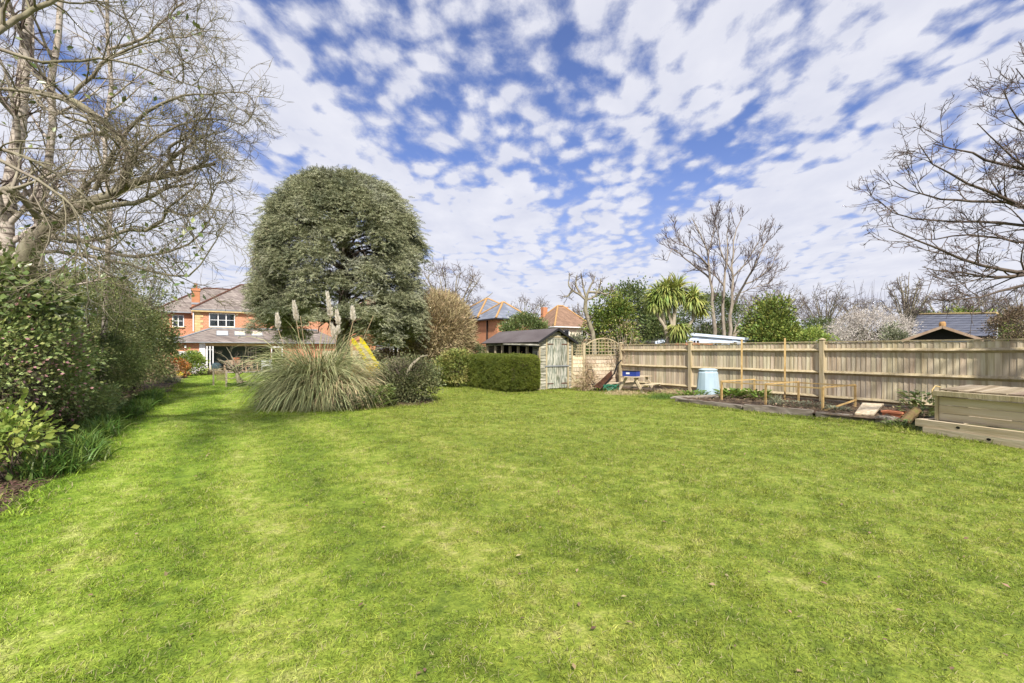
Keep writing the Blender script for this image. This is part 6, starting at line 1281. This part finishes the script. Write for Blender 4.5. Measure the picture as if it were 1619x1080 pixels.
# distant oaks
def oak(seed, label, h=12.0, wd=13.0, twig='far_twig', n1=9, fork=.2, th=.026):
    r = rng(seed); limbs = [([(0, 0, -.3), (.05, 0, h*fork*.6), (0, 0, h*fork)], .45, .33)]
    for i in range(17):
        a = i*2.4+r.uniform(-.3, .3); u = math.sqrt((i+.5)/17); rr_ = wd/2*u*r.uniform(.85, 1.0); zt = h*(.60+.36*math.sqrt(max(0, 1-u*u)))*r.uniform(.93, 1.03)
        limbs.append(([(0, 0, h*fork*.9), (rr_*.25*math.cos(a), rr_*.25*math.sin(a), h*fork+(zt-h*fork)*.38), (rr_*.62*math.cos(a), rr_*.62*math.sin(a), h*fork+(zt-h*fork)*.76), (rr_*math.cos(a), rr_*math.sin(a), zt)], .15, .03))
    t, _ = bare_tree('bare_oak', label, (0, 0, 0), limbs, [dict(n=6, length=wd*.23, ang=(.6, 1.25), kpts=7, wig=.22, trop=.06, tmin=.4, rratio=.5, minr=th*1.6), dict(n=4, length=wd*.12, ang=(.5, 1.2), kpts=5, wig=.28, trop=.1, rratio=.65, minr=th*1.2), dict(n=3, length=wd*.055, ang=(.5, 1.1), kpts=3, wig=.25, trop=.1, rratio=.7, minr=th)], seed, 'bark', twig, 'bare trees on the skyline', 6)
    return t
def place(t, px, pytop, d_, h0=12.0, sc=(1, 1), rz=0, label=None):
    c = at(px, 0, d_); zt = CAMH+(HY-pytop)*d_/FPX; s = (zt+.2)/h0; t.location = (c.x, c.y, -.2); t.scale = (s*sc[0], s*sc[0], s); t.rotation_euler = (0, 0, rz)
    if label: t['label'] = label
    return t
o1 = oak(200, 'bare spreading tree behind the round tan tree'); o2 = oak(201, 'wide flat topped bare oak on the skyline right of the conifer', wd=14); o3 = oak(202, 'upright open bare tree in front of the skyline trees at the right', wd=7, fork=.3)
place(o1, 712, 415, 52, sc=(.95, 1)); place(o2, 1305, 452, 80); place(o3, 1434, 424, 42, sc=(.9, 1))
for (src, px, py, d_, sc, rz, lb_) in ((o1, 832, 468, 95, 1.0, 1.0, 'bare tree on the skyline between the slate roof and the brown roof'), (o2, 1225, 450, 78, 1.0, 2.0, 'reddish bare tree rising behind the green conifer'), (o2, 1190, 455, 95, .9, 4.0, 'bare tree between the three pale trunks and the conifer'),
        (o1, 1495, 455, 72, 1.15, 3.0, 'bare tree on the skyline just left of the slate ridge'), (o2, 1560, 452, 75, .95, 5.0, 'bare tree on the skyline above the slate roof'), (o1, 1620, 448, 70, 1.1, .5, 'bare tree on the skyline at the right edge of the photo'),
        (o3, 915, 474, 88, 1.0, 1.5, 'weeping reddish bare tree beside the brown roof'), (o2, 655, 462, 85, .9, .4, 'distant bare tree half hidden behind the cedar'), (o1, 1360, 470, 110, 1.0, 2.4, 'far bare tree behind the white blossom'), (o2, 1005, 480, 105, 1.0, 2.9, 'far bare tree behind the holly and palm')):
    t = copy_tree(src); place(t, px, py, d_, sc=(sc, 1), rz=rz, label=lb_)
# far woodland along the horizon
r = rng(210); n = 46000; th = r.uniform(-70, 80, n); dd = r.uniform(112, 135, n); ang = np.radians(31+th); hh = 5.0+1.6*np.sin(th*.35)+1.1*np.sin(th*1.1+1)+.7*np.sin(th*2.7)
P = np.stack([dd*np.sin(ang), dd*np.cos(ang), r.uniform(0, 1, n)**.8*hh], 1); V, F = scatter(T_THIN, P, r.normal(size=P.shape)*.6+np.array([0, 0, 1]), 1.6, r)
tag(put('distant_woodland', V, F, mat('woodland', [(.09, .085, .06), (.16, .15, .10)], .05, island=.3)), 'far hedges and woodland along the horizon', 'woodland', kind='stuff')
